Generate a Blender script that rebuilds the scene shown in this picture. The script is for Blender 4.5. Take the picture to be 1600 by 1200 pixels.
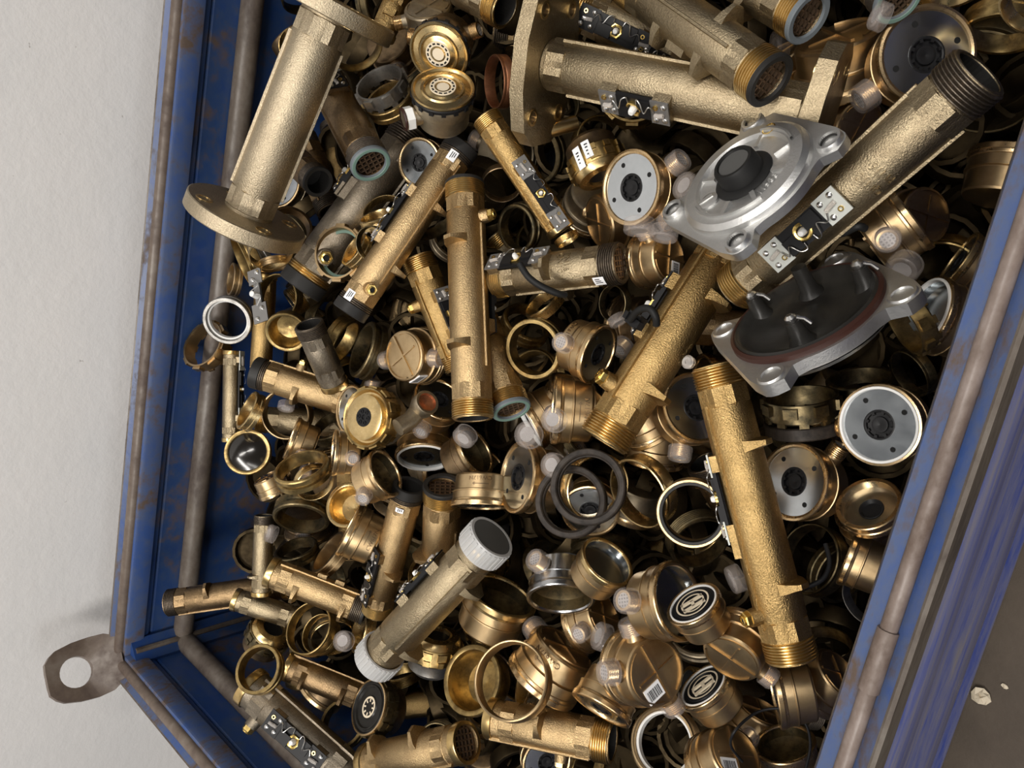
import bpy, math, random
from mathutils import Vector, Matrix
random.seed(7)
for o in list(bpy.data.objects): bpy.data.objects.remove(o)
S = bpy.context.scene
COL = S.collection

# ------------------------------------------------------------------ camera
FPX = 1202.0
# rows: camera right / image-down / forward axes written in world coordinates
CR = Vector((0.19005166, -0.73838683, -0.64704348))
CD = Vector((-0.95766469, -0.28458491, 0.04347155))
CF = Vector((-0.21623763, 0.61138885, -0.76121282))
CAM = Vector((0.0, 0.0, 1.18))
cd = bpy.data.cameras.new('camera'); cam = bpy.data.objects.new('camera', cd); COL.objects.link(cam)
cd.sensor_width = 36.0; cd.lens = 36.0 * FPX / 1600.0; cd.clip_start = 0.02
m = Matrix.Identity(4)
for i, c in enumerate((CR, -CD, -CF)):
    for j in range(3): m[j][i] = c[j]
m.translation = CAM
cam.matrix_world = m
S.camera = cam

# ------------------------------------------------------------------ light
w = bpy.data.worlds.new('world'); S.world = w; w.use_nodes = True
bg = w.node_tree.nodes['Background']; bg.inputs[0].default_value = (0.80, 0.88, 1.0, 1); bg.inputs[1].default_value = 0.06
def area(name, loc, target, sx, sy, power, col):
    l = bpy.data.lights.new(name, 'AREA'); l.shape = 'RECTANGLE'; l.size = sx; l.size_y = sy; l.energy = power; l.color = col
    o = bpy.data.objects.new(name, l); COL.objects.link(o); o.location = loc
    d = Vector(target) - Vector(loc); o.rotation_euler = d.to_track_quat('-Z', 'Y').to_euler(); return o
area('ceiling_strip_light', (-0.9, -0.15, 3.0), (-0.4, 0.6, 0.6), 0.22, 2.2, 60, (1.0, 0.95, 0.89))
area('ceiling_strip_light', (0.8, -0.15, 3.0), (0.0, 0.6, 0.6), 0.22, 2.2, 42, (1.0, 0.95, 0.89))
area('ceiling_strip_light', (-1.0, -2.0, 3.0), (-0.3, 0.9, 0.9), 0.25, 2.4, 22, (1.0, 0.95, 0.88))
area('window_daylight', (-1.2, -3.8, 1.7), (-0.3, 0.9, 0.9), 2.0, 1.2, 24, (0.92, 0.96, 1.0))
S.view_settings.view_transform = 'Standard'; S.view_settings.look = 'None'
S.view_settings.exposure = -0.15; S.view_settings.gamma = 1.0; S.view_settings.use_curve_mapping = False

# ------------------------------------------------------------------ materials
MATS = {}
def nt(name):
    mt = bpy.data.materials.new(name); mt.use_nodes = True
    n = mt.node_tree; b = n.nodes['Principled BSDF']; MATS[name] = mt
    return n, b
def N(n, t, **kw):
    x = n.nodes.new(t)
    for k, v in kw.items():
        if k.startswith('i_'): x.inputs[k[2:].replace('_', ' ')].default_value = v
        else: setattr(x, k, v)
    return x
def ramp(n, fac, stops):
    r = n.nodes.new('ShaderNodeValToRGB'); n.links.new(fac, r.inputs[0])
    e = r.color_ramp.elements
    while len(e) < len(stops): e.new(0.5)
    for i, (p, c) in enumerate(stops): e[i].position = p; e[i].color = (*c, 1) if len(c) == 3 else c
    return r.outputs[0]
def noise(n, scale, detail=4, rough=0.6, coord='Object', stretch=None, rnd=True):
    tc = n.nodes.new('ShaderNodeTexCoord'); out = tc.outputs[coord]
    mp = n.nodes.new('ShaderNodeMapping'); n.links.new(out, mp.inputs[0])
    if stretch: mp.inputs['Scale'].default_value = stretch
    if rnd:
        oi = n.nodes.new('ShaderNodeObjectInfo'); ml = N(n, 'ShaderNodeMath', operation='MULTIPLY'); ml.inputs[1].default_value = 37.0
        n.links.new(oi.outputs['Random'], ml.inputs[0])
        cb = n.nodes.new('ShaderNodeCombineXYZ')
        for i in range(3): n.links.new(ml.outputs[0], cb.inputs[i])
        n.links.new(cb.outputs[0], mp.inputs['Location'])
    t = N(n, 'ShaderNodeTexNoise', i_Scale=scale, i_Detail=detail, i_Roughness=rough)
    n.links.new(mp.outputs[0], t.inputs['Vector'])
    return t.outputs['Fac']
def bump(n, b, h, strength, dist):
    bp = N(n, 'ShaderNodeBump'); bp.inputs['Strength'].default_value = strength; bp.inputs['Distance'].default_value = dist
    n.links.new(h, bp.inputs['Height']); n.links.new(bp.outputs[0], b.inputs['Normal'])
def metal(name, c1, c2, rough, scale=30, bmp=0.0, bscale=900, r2=None, metallic=1.0, spec=0.5, speck=0.0):
    n, b = nt(name); b.inputs['Specular IOR Level'].default_value = spec
    f = noise(n, scale, 5, 0.65, 'Object')
    cc = ramp(n, f, [(0.32, c2), (0.62, c1)])
    if speck:      # sand-cast grain
        s_ = noise(n, 560, 3, 0.75, 'Object'); sc_ = ramp(n, s_, [(0.34, (1 - speck,) * 3), (0.50, (1, 1, 1)), (0.66, (1 + speck,) * 3)])
        mx = N(n, 'ShaderNodeMix', data_type='RGBA', blend_type='MULTIPLY'); mx.inputs[0].default_value = 1.0
        n.links.new(cc, mx.inputs[6]); n.links.new(sc_, mx.inputs[7]); cc = mx.outputs[2]
    n.links.new(cc, b.inputs['Base Color']); b.inputs['Metallic'].default_value = metallic
    rr = ramp(n, f, [(0.3, (r2 or rough + .1,) * 3), (0.7, (rough,) * 3)]); n.links.new(rr, b.inputs['Roughness'])
    if bmp:
        g = noise(n, bscale, 3, 0.7, 'Object'); bump(n, b, g, bmp, 0.002)
    return MATS[name]
def plain(name, c, rough, metallic=0.0, trans=0.0, alpha=1.0, ior=1.45, spec=0.5):
    n, b = nt(name)
    b.inputs['Base Color'].default_value = (*c, 1); b.inputs['Roughness'].default_value = rough; b.inputs['Metallic'].default_value = metallic
    b.inputs['Transmission Weight'].default_value = trans; b.inputs['IOR'].default_value = ior; b.inputs['Alpha'].default_value = alpha; b.inputs['Specular IOR Level'].default_value = spec
    return MATS[name]
# cast bodies (pipes are modelled in metres, so noise scales are per metre)
metal('cast_brass', (0.50, 0.36, 0.19), (0.40, 0.28, 0.145), 0.30, 50, 0.45, 620, 0.38, speck=0.17)
metal('golden_brass', (0.50, 0.34, 0.145), (0.39, 0.26, 0.105), 0.29, 50, 0.5, 620, 0.37, speck=0.17)
metal('pale_brass', (0.46, 0.385, 0.27), (0.38, 0.315, 0.22), 0.38, 20, 0.4, 620, 0.45, speck=0.17)
metal('olive_brass', (0.38, 0.31, 0.20), (0.29, 0.23, 0.145), 0.32, 40, 0.4, 620, 0.40, speck=0.17)
metal('dark_bronze', (0.30, 0.205, 0.11), (0.14, 0.095, 0.05), 0.33, 35, 0.3, 620, speck=0.17)
metal('grey_bronze', (0.28, 0.24, 0.185), (0.18, 0.15, 0.11), 0.38, 35, 0.3, 620, speck=0.17)
# unit-sized things (radius 1 before scaling)
metal('meter_brass', (0.56, 0.41, 0.23), (0.46, 0.33, 0.18), 0.30, 2.5, 0.10, 90)
metal('meter_dark', (0.30, 0.21, 0.12), (0.14, 0.10, 0.06), 0.36, 2.5, 0.1, 60)
metal('meter_olive', (0.45, 0.38, 0.27), (0.30, 0.25, 0.18), 0.40, 2.5, 0.1, 60)
metal('bright_brass', (0.74, 0.56, 0.28), (0.56, 0.40, 0.18), 0.24, 3.0, 0.05, 40, 0.34)
metal('copper_rim', (0.72, 0.53, 0.30), (0.56, 0.39, 0.20), 0.24, 3.0, 0.05, 40, 0.34)
metal('tarnished_brass', (0.50, 0.36, 0.15), (0.16, 0.11, 0.05), 0.28, 3.0, 0.08, 40, 0.42)
metal('black_brass', (0.22, 0.17, 0.09), (0.05, 0.045, 0.03), 0.35, 3.0, 0.1, 40, 0.5)
metal('zinc_plate', (0.60, 0.63, 0.65), (0.53, 0.56, 0.58), 0.18, 2.0, 0.0, 40, 0.24)
metal('shaded_scrap', (0.075, 0.055, 0.03), (0.03, 0.022, 0.013), 0.45, 30, 0.0, 40, 0.6)  # scrap colour darkened to stand in for the shade deep in the heap
metal('grey_metal', (0.36, 0.35, 0.33), (0.22, 0.21, 0.195), 0.38, 3.0, 0.1, 40)
metal('cast_aluminium', (0.66, 0.66, 0.65), (0.56, 0.56, 0.55), 0.38, 3.0, 0.12, 40)
metal('chrome', (0.62, 0.63, 0.64), (0.45, 0.45, 0.46), 0.16, 2.0, 0.03, 40, 0.25)
metal('dark_thread', (0.20, 0.165, 0.13), (0.10, 0.085, 0.07), 0.42, 300, 0.1, 900)
metal('thread_brass', (0.66, 0.48, 0.22), (0.48, 0.33, 0.13), 0.26, 60, 0.0, 900, 0.36)
metal('copper', (0.55, 0.26, 0.14), (0.35, 0.16, 0.09), 0.4, 3.0)
metal('steel', (0.72, 0.71, 0.69), (0.55, 0.54, 0.52), 0.25, 100)
metal('gold_nut', (0.85, 0.62, 0.22), (0.70, 0.48, 0.14), 0.22, 100)
metal('mesh_brown', (0.30, 0.20, 0.13), (0.16, 0.11, 0.07), 0.55, 100)
metal('rubber_brown', (0.045, 0.035, 0.028), (0.018, 0.015, 0.013), 0.42, 4.0, 0.15, 40, 0.6, metallic=0.0, spec=0.25)
metal('dish_black', (0.022, 0.021, 0.019), (0.012, 0.011, 0.010), 0.28, 2.5, 0.05, 40, 0.4, metallic=0.0, spec=0.3)
plain('dark_glass', (0.012, 0.010, 0.008), 0.16, spec=0.8)
plain('black_plastic', (0.010, 0.010, 0.011), 0.45, spec=0.3)
plain('black_rubber', (0.010, 0.010, 0.010), 0.55, spec=0.3)
plain('grey_rubber', (0.075, 0.075, 0.073), 0.6, spec=0.3)
plain('gasket_hole_dark', (0.018, 0.017, 0.016), 0.5, spec=0.35)  # gasket black, also painted for the shade in bores and screw holes
plain('gasket_green', (0.15, 0.24, 0.20), 0.6)
plain('gasket_blue', (0.13, 0.15, 0.165), 0.5)
plain('hole_shade', (0.006, 0.006, 0.006), 0.9)  # near-black colour standing in for the shade inside holes and bores
plain('white_plastic', (0.80, 0.80, 0.78), 0.4)
plain('cream_plastic', (0.74, 0.64, 0.48), 0.45)
plain('red_gasket', (0.035, 0.012, 0.008), 0.45, spec=0.4)
plain('clear_cap', (0.62, 0.55, 0.51), 0.20, alpha=0.17)
plain('milk_cap', (0.56, 0.56, 0.555), 0.3, alpha=0.72)
plain('glass_bead', (0.9, 0.85, 0.8), 0.08, trans=0.7)
plain('board_white', (0.60, 0.62, 0.58), 0.32, metallic=0.25)
plain('board_grey', (0.22, 0.215, 0.21), 0.35, metallic=0.5)
plain('label_paper', (0.82, 0.83, 0.85), 0.5)
plain('print_ink', (0.03, 0.03, 0.035), 0.5)
# paint and masonry
def painted(name, blue, wear, rust, lo, hi, stretch=None, scale=7.0, fine=60.0):
    n, b = nt(name)
    a = noise(n, scale, 8, 0.68, 'Object', stretch, False); c = noise(n, fine, 4, 0.6, 'Object', stretch, False)
    mx = N(n, 'ShaderNodeMix', data_type='FLOAT'); mx.inputs[0].default_value = 0.30
    n.links.new(a, mx.inputs[2]); n.links.new(c, mx.inputs[3])
    col = ramp(n, mx.outputs[0], [(lo - .12, blue), (lo, wear), (hi, rust), (hi + .2, tuple(x * .6 for x in rust))])
    n.links.new(col, b.inputs['Base Color'])
    n.links.new(ramp(n, mx.outputs[0], [(lo, (.38,) * 3), (hi, (.7,) * 3)]), b.inputs['Roughness'])
    bump(n, b, c, 0.15, 0.002); return MATS[name]
painted('blue_paint', (0.011, 0.040, 0.155), (0.024, 0.052, 0.135), (0.075, 0.05, 0.038), 0.52, 0.63)
painted('worn_blue_paint', (0.034, 0.074, 0.225), (0.062, 0.090, 0.18), (0.085, 0.058, 0.043), 0.51, 0.60, (1, 2.0, 1), 9.0)
painted('rubbed_blue_paint', (0.05, 0.085, 0.36), (0.15, 0.165, 0.33), (0.24, 0.215, 0.215), 0.50, 0.66, (0.5, 3.0, 4.0), 9.0)
painted('rusty_steel', (0.26, 0.22, 0.205), (0.18, 0.14, 0.12), (0.09, 0.06, 0.045), 0.48, 0.62, (0.6, 1, 1), 14.0, 90)
painted('rusty_bar', (0.155, 0.135, 0.115), (0.105, 0.085, 0.068), (0.055, 0.04, 0.032), 0.48, 0.62, (0.6, 1, 1), 12.0, 90)
painted('rusty_lug', (0.17, 0.14, 0.115), (0.12, 0.09, 0.07), (0.07, 0.048, 0.038), 0.48, 0.62, None, 9.0, 60)
n, b = nt('plaster')
f1 = noise(n, 2.2, 6, .6, 'Object', None, False); f2 = noise(n, 55, 6, .65, 'Object', None, False); f3 = noise(n, 75, 2, .5, 'Object', None, False)
col = ramp(n, f1, [(0.3, (0.72, 0.715, 0.71)), (0.65, (0.80, 0.78, 0.765))])
sp = ramp(n, f3, [(0.21, (0.30, 0.27, 0.24)), (0.25, (1, 1, 1))])
mm = N(n, 'ShaderNodeMix', data_type='RGBA', blend_type='MULTIPLY'); mm.inputs[0].default_value = 0.6
n.links.new(col, mm.inputs[6]); n.links.new(sp, mm.inputs[7]); n.links.new(mm.outputs[2], b.inputs['Base Color'])
b.inputs['Roughness'].default_value = 0.8; bump(n, b, f2, 0.22, 0.004)
n, b = nt('concrete')
f1 = noise(n, 6, 8, .65, 'Object', None, False); f2 = noise(n, 90, 4, .6, 'Object', None, False)
n.links.new(ramp(n, f1, [(0.3, (0.060, 0.045, 0.032)), (0.7, (0.105, 0.080, 0.058))]), b.inputs['Base Color'])
b.inputs['Roughness'].default_value = 0.75; bump(n, b, f2, 0.25, 0.004)
n, b = nt('grid_print')     # moulded square strainer under the clear caps
tc = n.nodes.new('ShaderNodeTexCoord'); ck = N(n, 'ShaderNodeTexBrick', i_Scale=1.0); ck.offset = 0; ck.inputs['Mortar Size'].default_value = 0.02
ck.inputs['Brick Width'].default_value = 0.085; ck.inputs['Row Height'].default_value = 0.085
ck.inputs['Color1'].default_value = ck.inputs['Color2'].default_value = (0.13, 0.13, 0.14, 1); ck.inputs['Mortar'].default_value = (0.42, 0.41, 0.41, 1)
n.links.new(tc.outputs['Object'], ck.inputs['Vector']); n.links.new(ck.outputs[0], b.inputs['Base Color']); b.inputs['Roughness'].default_value = .4

# ------------------------------------------------------------------ mesh tools
class MB:
    def __init__(s): s.v = []; s.f = []
    def add(s, vs, fs, T=None):
        o = len(s.v)
        s.v += [tuple(T @ Vector(p)) if T else tuple(p) for p in vs]
        s.f += [tuple(i + o for i in q) for q in fs]; return s
    def lathe(s, prof, seg=36, T=None, closed=False, a0=0.0, a1=None, ph=0.0):
        full = a1 is None; a1 = 2 * math.pi if full else a1
        n = seg if full else seg + 1; vs = []; fs = []
        for r, z in prof:
            for i in range(n):
                a = a0 + (a1 - a0) * i / seg + ph; vs.append((r * math.cos(a), r * math.sin(a), z))
        k = len(prof)
        for j in range(k if closed else k - 1):
            j2 = (j + 1) % k
            for i in range(seg):
                i2 = (i + 1) % n
                fs.append((j * n + i, j * n + i2, j2 * n + i2, j2 * n + i))
        return s.add(vs, fs, T)
    def disc(s, r, z, seg=32, T=None, up=True):
        vs = [(r * math.cos(2 * math.pi * i / seg), r * math.sin(2 * math.pi * i / seg), z) for i in range(seg)]
        return s.add(vs, [tuple(range(seg)) if up else tuple(reversed(range(seg)))], T)
    def box(s, x0, x1, y0, y1, z0, z1, T=None):
        vs = [(x, y, z) for z in (z0, z1) for y in (y0, y1) for x in (x0, x1)]
        return s.add(vs, [(0, 2, 3, 1), (4, 5, 7, 6), (0, 1, 5, 4), (2, 6, 7, 3), (0, 4, 6, 2), (1, 3, 7, 5)], T)
    def prism(s, poly, z0, z1, T=None):
        k = len(poly); vs = [(x, y, z0) for x, y in poly] + [(x, y, z1) for x, y in poly]
        fs = [tuple(reversed(range(k))), tuple(range(k, 2 * k))] + [(i, (i + 1) % k, k + (i + 1) % k, k + i) for i in range(k)]
        return s.add(vs, fs, T)
    def tube(s, pts, r, seg=8, T=None, caps=True):
        pts = [Vector(p) for p in pts]; vs = []; fs = []; up = None
        for i, p in enumerate(pts):
            t = (pts[min(i + 1, len(pts) - 1)] - pts[max(i - 1, 0)]).normalized()
            if up is None: up = t.orthogonal().normalized()
            up = (up - t * up.dot(t)).normalized(); sd = t.cross(up)
            for k in range(seg):
                a = 2 * math.pi * k / seg; vs.append(p + (up * math.cos(a) + sd * math.sin(a)) * r)
        for i in range(len(pts) - 1):
            for k in range(seg): fs.append((i * seg + k, i * seg + (k + 1) % seg, (i + 1) * seg + (k + 1) % seg, (i + 1) * seg + k))
        if caps: fs += [tuple(reversed(range(seg))), tuple(range((len(pts) - 1) * seg, len(pts) * seg))]
        return s.add(vs, fs, T)
    def mesh(s, name, mat, smooth=35):
        me = bpy.data.meshes.new(name); me.from_pydata(s.v, [], s.f); me.materials.append(MATS[mat])
        if smooth:
            me.shade_smooth(); me.set_sharp_from_angle(angle=math.radians(smooth))
        me.update(); return me
CACHE = {}
def cached(key, name, mat, fn, smooth=35):
    k = (key, mat)
    if k not in CACHE:
        b_ = MB(); fn(b_); CACHE[k] = b_.mesh(name, mat, smooth)
    return CACHE[k]
def obj(name, me, parent=None, T=None):
    o = bpy.data.objects.new(name, me); COL.objects.link(o)
    if parent: o.parent = parent
    if T is not None: o.matrix_local = T
    return o
def tag(o, label, cat, group=None):
    o['label'] = label; o['category'] = cat
    if group: o['group'] = group
    return o
def thing(name, T, label, cat, group=None):
    o = bpy.data.objects.new(name, None); COL.objects.link(o); o.empty_display_size = 0.02
    o.matrix_world = T; return tag(o, label, cat, group)
Tr = lambda x, y, z: Matrix.Translation((x, y, z))
Rz = lambda d: Matrix.Rotation(math.radians(d), 4, 'Z')
Rx = lambda d: Matrix.Rotation(math.radians(d), 4, 'X')
Ry = lambda d: Matrix.Rotation(math.radians(d), 4, 'Y')
Sc = lambda s: Matrix.Scale(s, 4)
def text_mesh(body, mat, size, depth):
    k = ('txt', body, mat, size, depth)
    if k not in CACHE:
        cu = bpy.data.curves.new('t', 'FONT'); cu.body = body; cu.size = size; cu.extrude = depth; cu.align_x = 'CENTER'; cu.align_y = 'CENTER'; cu.resolution_u = 3
        o = bpy.data.objects.new('t', cu); COL.objects.link(o); bpy.context.view_layer.update()
        me = bpy.data.meshes.new_from_object(o.evaluated_get(bpy.context.evaluated_depsgraph_get()))
        bpy.data.objects.remove(o); me.materials.clear(); me.materials.append(MATS[mat]); CACHE[k] = me
    return CACHE[k]
def bent_text(body, mat, size, depth, R):     # wrapped around a cylinder about Z: x -> angle, y -> z
    k = ('bent', body, mat, size, depth, R)
    if k not in CACHE:
        me = text_mesh(body, mat, size, depth).copy()
        for v in me.vertices:
            a = v.co.x / R; r = R + v.co.z; v.co = (r * math.cos(a), r * math.sin(a), v.co.y)
        CACHE[k] = me
    return CACHE[k]

# ------------------------------------------------------------------ where a thing lies in the heap
# The heap's top is a slope (high at the wall, low at the front); h lifts a thing above it.
def depth0(x, y):
    u = (x - 800) / FPX; v = (y - 600) / FPX
    return 1.0 / (1.143 + 0.659 * u - 0.127 * v)
def ray(x, y): return CR * ((x - 800) / FPX) + CD * ((y - 600) / FPX) + CF
def at(x, y, h=0.0, d=None): return CAM + ray(x, y) * ((depth0(x, y) if d is None else d) - h)
def frame(x, y, k, th, spin=0.0, h=0.0, anchor=0.0, Rpx=1.0):
    """matrix (unit scale) of a round thing lying at (x, y): k = cosine of its tilt, th = direction of the tilt, spin = bearing of its local X"""
    d = depth0(x, y) - h; p = CAM + ray(x, y) * d
    v = ray(x, y).normalized(); e1 = (CR - v * CR.dot(v)).normalized(); e2 = v.cross(e1)
    if e2.dot(CD) < 0: e2 = -e2
    t = math.radians(th); s = math.sqrt(max(0, 1 - k * k)); nrm = (e1 * math.cos(t) + e2 * math.sin(t)) * s - v * k
    a = math.radians(spin); q = e1 * math.cos(a) + e2 * math.sin(a); kk = k if abs(k) > 0.12 else (0.12 if k >= 0 else -0.12)
    q = q + v * (q.dot(nrm) / kk); X = (q - nrm * q.dot(nrm)).normalized(); Y = nrm.cross(X)
    R = Rpx * d / FPX
    M = Matrix.Identity(4)
    for j in range(3): M[j][0] = X[j]; M[j][1] = Y[j]; M[j][2] = nrm[j]
    M.translation = p - nrm * (anchor * R)
    return M, R

LIFT = {'small dark cup beside the grey pipe stub': 0.026,
    'gold-rimmed cup with dark glassy dome': -0.005,
    'gold-rimmed cup with clear cap inside': -0.045,
    'dark-mouthed cup with gold rim left of the large thin ring': -0.01,
    'small brass tube with flared lip beside the stickered meter': -0.0275,
    'bent black cable beside the white circuit boards': 0.035,
    'hooked black cable on the large brass pipe': 0.005,
    'notched brass castle ring nearest the back rail': -0.0352,
    'dark brass collar right of the gold-rimmed cup': 0.025,
    'dark stacked castle ring under the dished cover': 0.0075,
    'notched brass ring in front of the white-ringed meter': 0.0375,
    'castle-collared meter with flat gold face and seven-hole hub': 0.0135,
    'castle-collared meter with torn white stickers and dark lower bore': -0.035,
    'castle-collared grey meter under the milky-capped pipe': -0.041,
    'oily dark meter with black face and copper ring': -0.005,
    'dark collared meter lying left of the twin gold rings': -0.0225,
    'silver cast cover with four screw ears and a black rubber knob': 0.0125,
    'dark dished cover with screw posts, red gasket and silver rim': 0.0025,
    'long pale pipe with round flanges at both ends leaning on the back wall': 0.0143,
    'thick olive pipe with an eight-sided bolt flange and a black circuit on its flank': 0.0212,
    'upright brass pipe in the middle with bare threads and two side ribs': 0.012,
    'slanting brass pipe with black end rings, price stickers and a hex nut': 0.0049,
    'large brass pipe under the silver cover with long bare thread': -0.0144,
    'wide dull pipe at right with white circuit boards and embossed letters': 0.035,
    'thick pipe at the top with a seam and a brown mesh in its mouth': 0.0075,
    'lying pipe in the centre with dark threads and a white sticker': 0.015,
    'golden pipe half hidden left of the upright pipe': 0.0099,
    'pipe beside the upright one with a green-ringed mesh mouth': 0.0108,
    'dark bronze pipe with a pale green ring round its mesh mouth': 0.01,
    'grey bronze pipe with black collar leaning behind the slanting pipe': -0.0306,
    'short brass pipe lying beside the left castle meter': -0.0313,
    'short grey pipe stub with open worn thread at left': 0.0263,
    'standing pipe with a black square mesh in its mouth': -0.034,
    'dull pipe closed by ribbed translucent caps at both ends': 0.006,
    'bronze pipe reaching out over the container corner': -0.0216,
    'short sandy pipe pointing into the corner below the bronze pipe': -0.0017,
    'sandy brass pipe with two ribs above the twin gold rings': -0.0048,
    'pale slim pipe standing at the lower left heap edge': 0.0231,
    'long grey pipe at the bottom left with black circuit boards': 0.025,
    'brown pipe with two saddle ribs beside the grey bottom pipe': 0.0025,
    'bottom edge pipe with bright rim and black mesh mouth': 0.0125,
    'half hidden pipe at the top carrying a black circuit cluster': -0.0125,
    'small dark pipe end facing out behind the flanged pipe': 0.0275,
    'pipe flat against the rail carrying a small white board': -0.0064,
    'brass pipe piece at the top left behind the dial meters': -0.0075,
    'pipe at the top right edge with a green-ringed mesh mouth': 0.005,
    'dark pipe lying crosswise below the flanged pipe': -0.0285,
    'dark oily ring on edge right of the grey pipe stub': -0.0125,
    'large oily ring tilted up at the lower left': 0.0375,
    'greenish black ring lying at the lower left edge': -0.0275,
    'small dark ring with green tint below it': -0.0275,
    'dark brass ring in the shade of the front rim': -0.0308,
    'gold rings on edge right of the clear cap at lower left': -0.0275,
    'brass meter with zinc face and three clear caps below the thick flanged pipe': 0.0126,
    'large bluish-faced meter at the upper right behind the wide pipe': 0.0114,
    'zinc-faced meter peeping out behind the slanting pipe': -0.01,
    'zinc-faced meter with a gridded clear cap left of the long golden pipe': 0.0221,
    'bright zinc-faced meter half covered by the long golden pipe': -0.0075,
    'dark blue-faced meter with a white liner near the front rim': 0.0224,
    'meter turned left with an oval zinc face above the rubber rings': -0.0022,
    'white-lined meter face behind the two open pipe mouths': -0.0445,
    'lettered meter beside the hex nut of the large brass pipe': 0.0047,
    'brass meter lying on its face with an arrow mark above the milky cap': -0.0032,
    'meter with ribbed back and barcode left of the upright pipe': -0.007,
    'meter body behind the three-capped meter': -0.01,
    'large brass dome with polished rim below the top pipes': -0.0172,
    'brass meter lying on its side under the white circuit boards': 0.0075,
    'brass meter back in shadow close to the front rim': -0.01,
    'meter with a white inner ring behind the black dished cover': 0.005,
    'small meter on its side with a polished left rim': 0.0244,
    'open meter shell with black inside beside the white-lined face': 0.045,
    'lettered meter above the upright circuit board at lower left': -0.0075,
    'meter hidden behind the castle meter with a clear cap on top': -0.0062,
    'lettered meter with a large milky cap above the twin gold rings': -0.0279,
    'mirror-faced meter with gridded cap beside the bar-dial meter': 0.045,
    'threaded meter with a cream bar in its black dial': 0.0185,
    'meter on its face with ribbed back, barcode and two clear caps': 0.0236,
    'pale meter back with crossed ribs beside the long pipe end': 0.0375,
    'threaded meter with dark bar dial under the crossed-rib meter': 0.01,
    'meter at the bottom edge with barcode and a domed clear cap': 0.0137,
    'brass meter back left of the zinc-faced meter with gridded cap': -0.045,
    'polished meter on its side poking out under the front rim': 0.0096,
    'open threaded meter lying above the chrome meter': 0.0325,
    'open meter shell with gold rim below the milky-capped pipe': -0.045,
    'chrome meter with clear caps lying face down': -0.01,
    'dark zinc face behind the upright pipe': -0.0283,
    'brass meter with barcode between lying pipe and large pipe': 0.0136,
    'brass meter in the shade below the long golden pipe': 0.0213,
    'barcoded meter back between chrome meter and gridded cap': -0.015,
    'meter with threaded stub against the front rim': -0.0425,
    'meter under the pipe mouths with a round clear cap': -0.0329,
    'meter in shadow at lower right of the blue-faced meter': -0.005,
    'meter shell in the dark beside the rubber rings': -0.0264,
    'pale meter back at the front rim with a white liner': -0.0025,
    'brass meter behind the threaded stub at left of the long pipe': 0.01,
    'meter edge below the ribbed-back meter': 0.0388,
    'brass meter deep under the crossed-rib meter': -0.045,
    'meter body with capped stub at the top edge right of the flange': -0.0425,
    'dull elbow fitting with copper-red mouth right of the castle meter': 0.01,
    'tiny clear stopper beside the long golden pipe thread': 0.0025,
    'left rubber ring of the overlapping pair': 0.0255,
    'right rubber ring of the overlapping pair': 0.03,
    'black ring below the stacked castle ring': -0.005,
    'loose clear sensor board upright by the leaning rings': 0.0125,
    'clear cap under the silver cover edge': 0.0325,
    'clear cap below the zinc-faced meter': 0.0364,
    'clear cap with a hole below the green-ringed mouth': 0.0156,
    'clear cap left of the lettered meter': 0.045,
    'clear cap at the top edge left of the bluish meter': 0.0425,
    'clear cap below the chrome meter': -0.0075,
    'clear cap in the golden hoop': -0.0075,
    'clear cap on the slim left pipe': 0.015,
    'round clear cap at the left of the oval-faced meter': 0.0264,
    'golden threaded collar under the black cable': -0.005,
    'brass ring with white lining at the bottom edge': -0.01,
    'dark bronze ring right of the lower round flange': 0.0179,
    'golden cup lying inside the eared ring': 0.0281,
    'flat golden collar beside the slanting pipe circuit': 0.0064,
    'second ring on edge behind the leaning ring': -0.045,
    'brass collar at the foot of the leaning rings': -0.0251,
    'grey ring with white liner resting by the back rail': 0.0075,
    'golden collar below the round flange': 0.0116,
    'dark ring between slanting pipe and grey pipe stub': -0.0175,
    'wide golden ring right of the upright pipe': 0.0243,
    'shiny golden cup tilted on the rail at left': 0.0035,
    'brass ring pair left of the lettered meter': -0.0275,
    'gold ring with dark gasket left of the long golden pipe': 0.015,
    'golden cup with a zinc face in its depth at the front rim': 0.0075,
    'dark gold ring at the right edge above the wide pipe mouth': 0.0136,
    'golden cup cut by the top right corner': 0.025,
    'gold ring set over the end of the grey bottom pipe': 0.01,
    'dark gold ring beside the oily black-faced meter': -0.0156,
    'gold band standing inside the large thin ring': -0.03,
    'thick brass ring under the lettered meter in the centre': -0.0396,
    'thin gold ring peeking out behind the round flange': -0.011,
    'gold ring behind the slanting pipe circuit': -0.0125,
    'thin dark green ring below the slanting pipe circuit': 0.0256,
    'ring on edge leaning against the back wall': -0.0172,
    'thin oval ring left of the grey bronze pipe': 0.0046,
    'gold half ring below the round flange': 0.0391,
    'brown ring left of the thin golden pipe': -0.01,
    'thin golden hoop below the short brass pipe': -0.0306,
    'thin gold hoop under the tilted oily ring': 0.015,
    'gold hoop behind the right rubber ring': 0.0028,
    'large gold hoop to the right of the rubber rings': 0.015,
    'thin dark hoop right of the long golden pipe': -0.0075,
    'narrow dark hoop in the shade of the front rim': 0.01,
    'large dark ring under the wide pipe mouth': -0.045,
    'twin gold ring, the larger left one': 0.005,
    'twin gold ring, the smaller inner one': 0.005,
    'gold hoop under the twin gold rings': -0.0275,
    'large thin gold ring at the bottom centre': 0.045,
    'gold ring in the dark left of the front rim': -0.045,
    'dark gold hoop below the slanting pipe': -0.01,
    'thin black wire loop round the bottom edge cap': 0.0275}   # small extra lifts (metres) so that neighbours rest against each other instead of passing through
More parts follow.
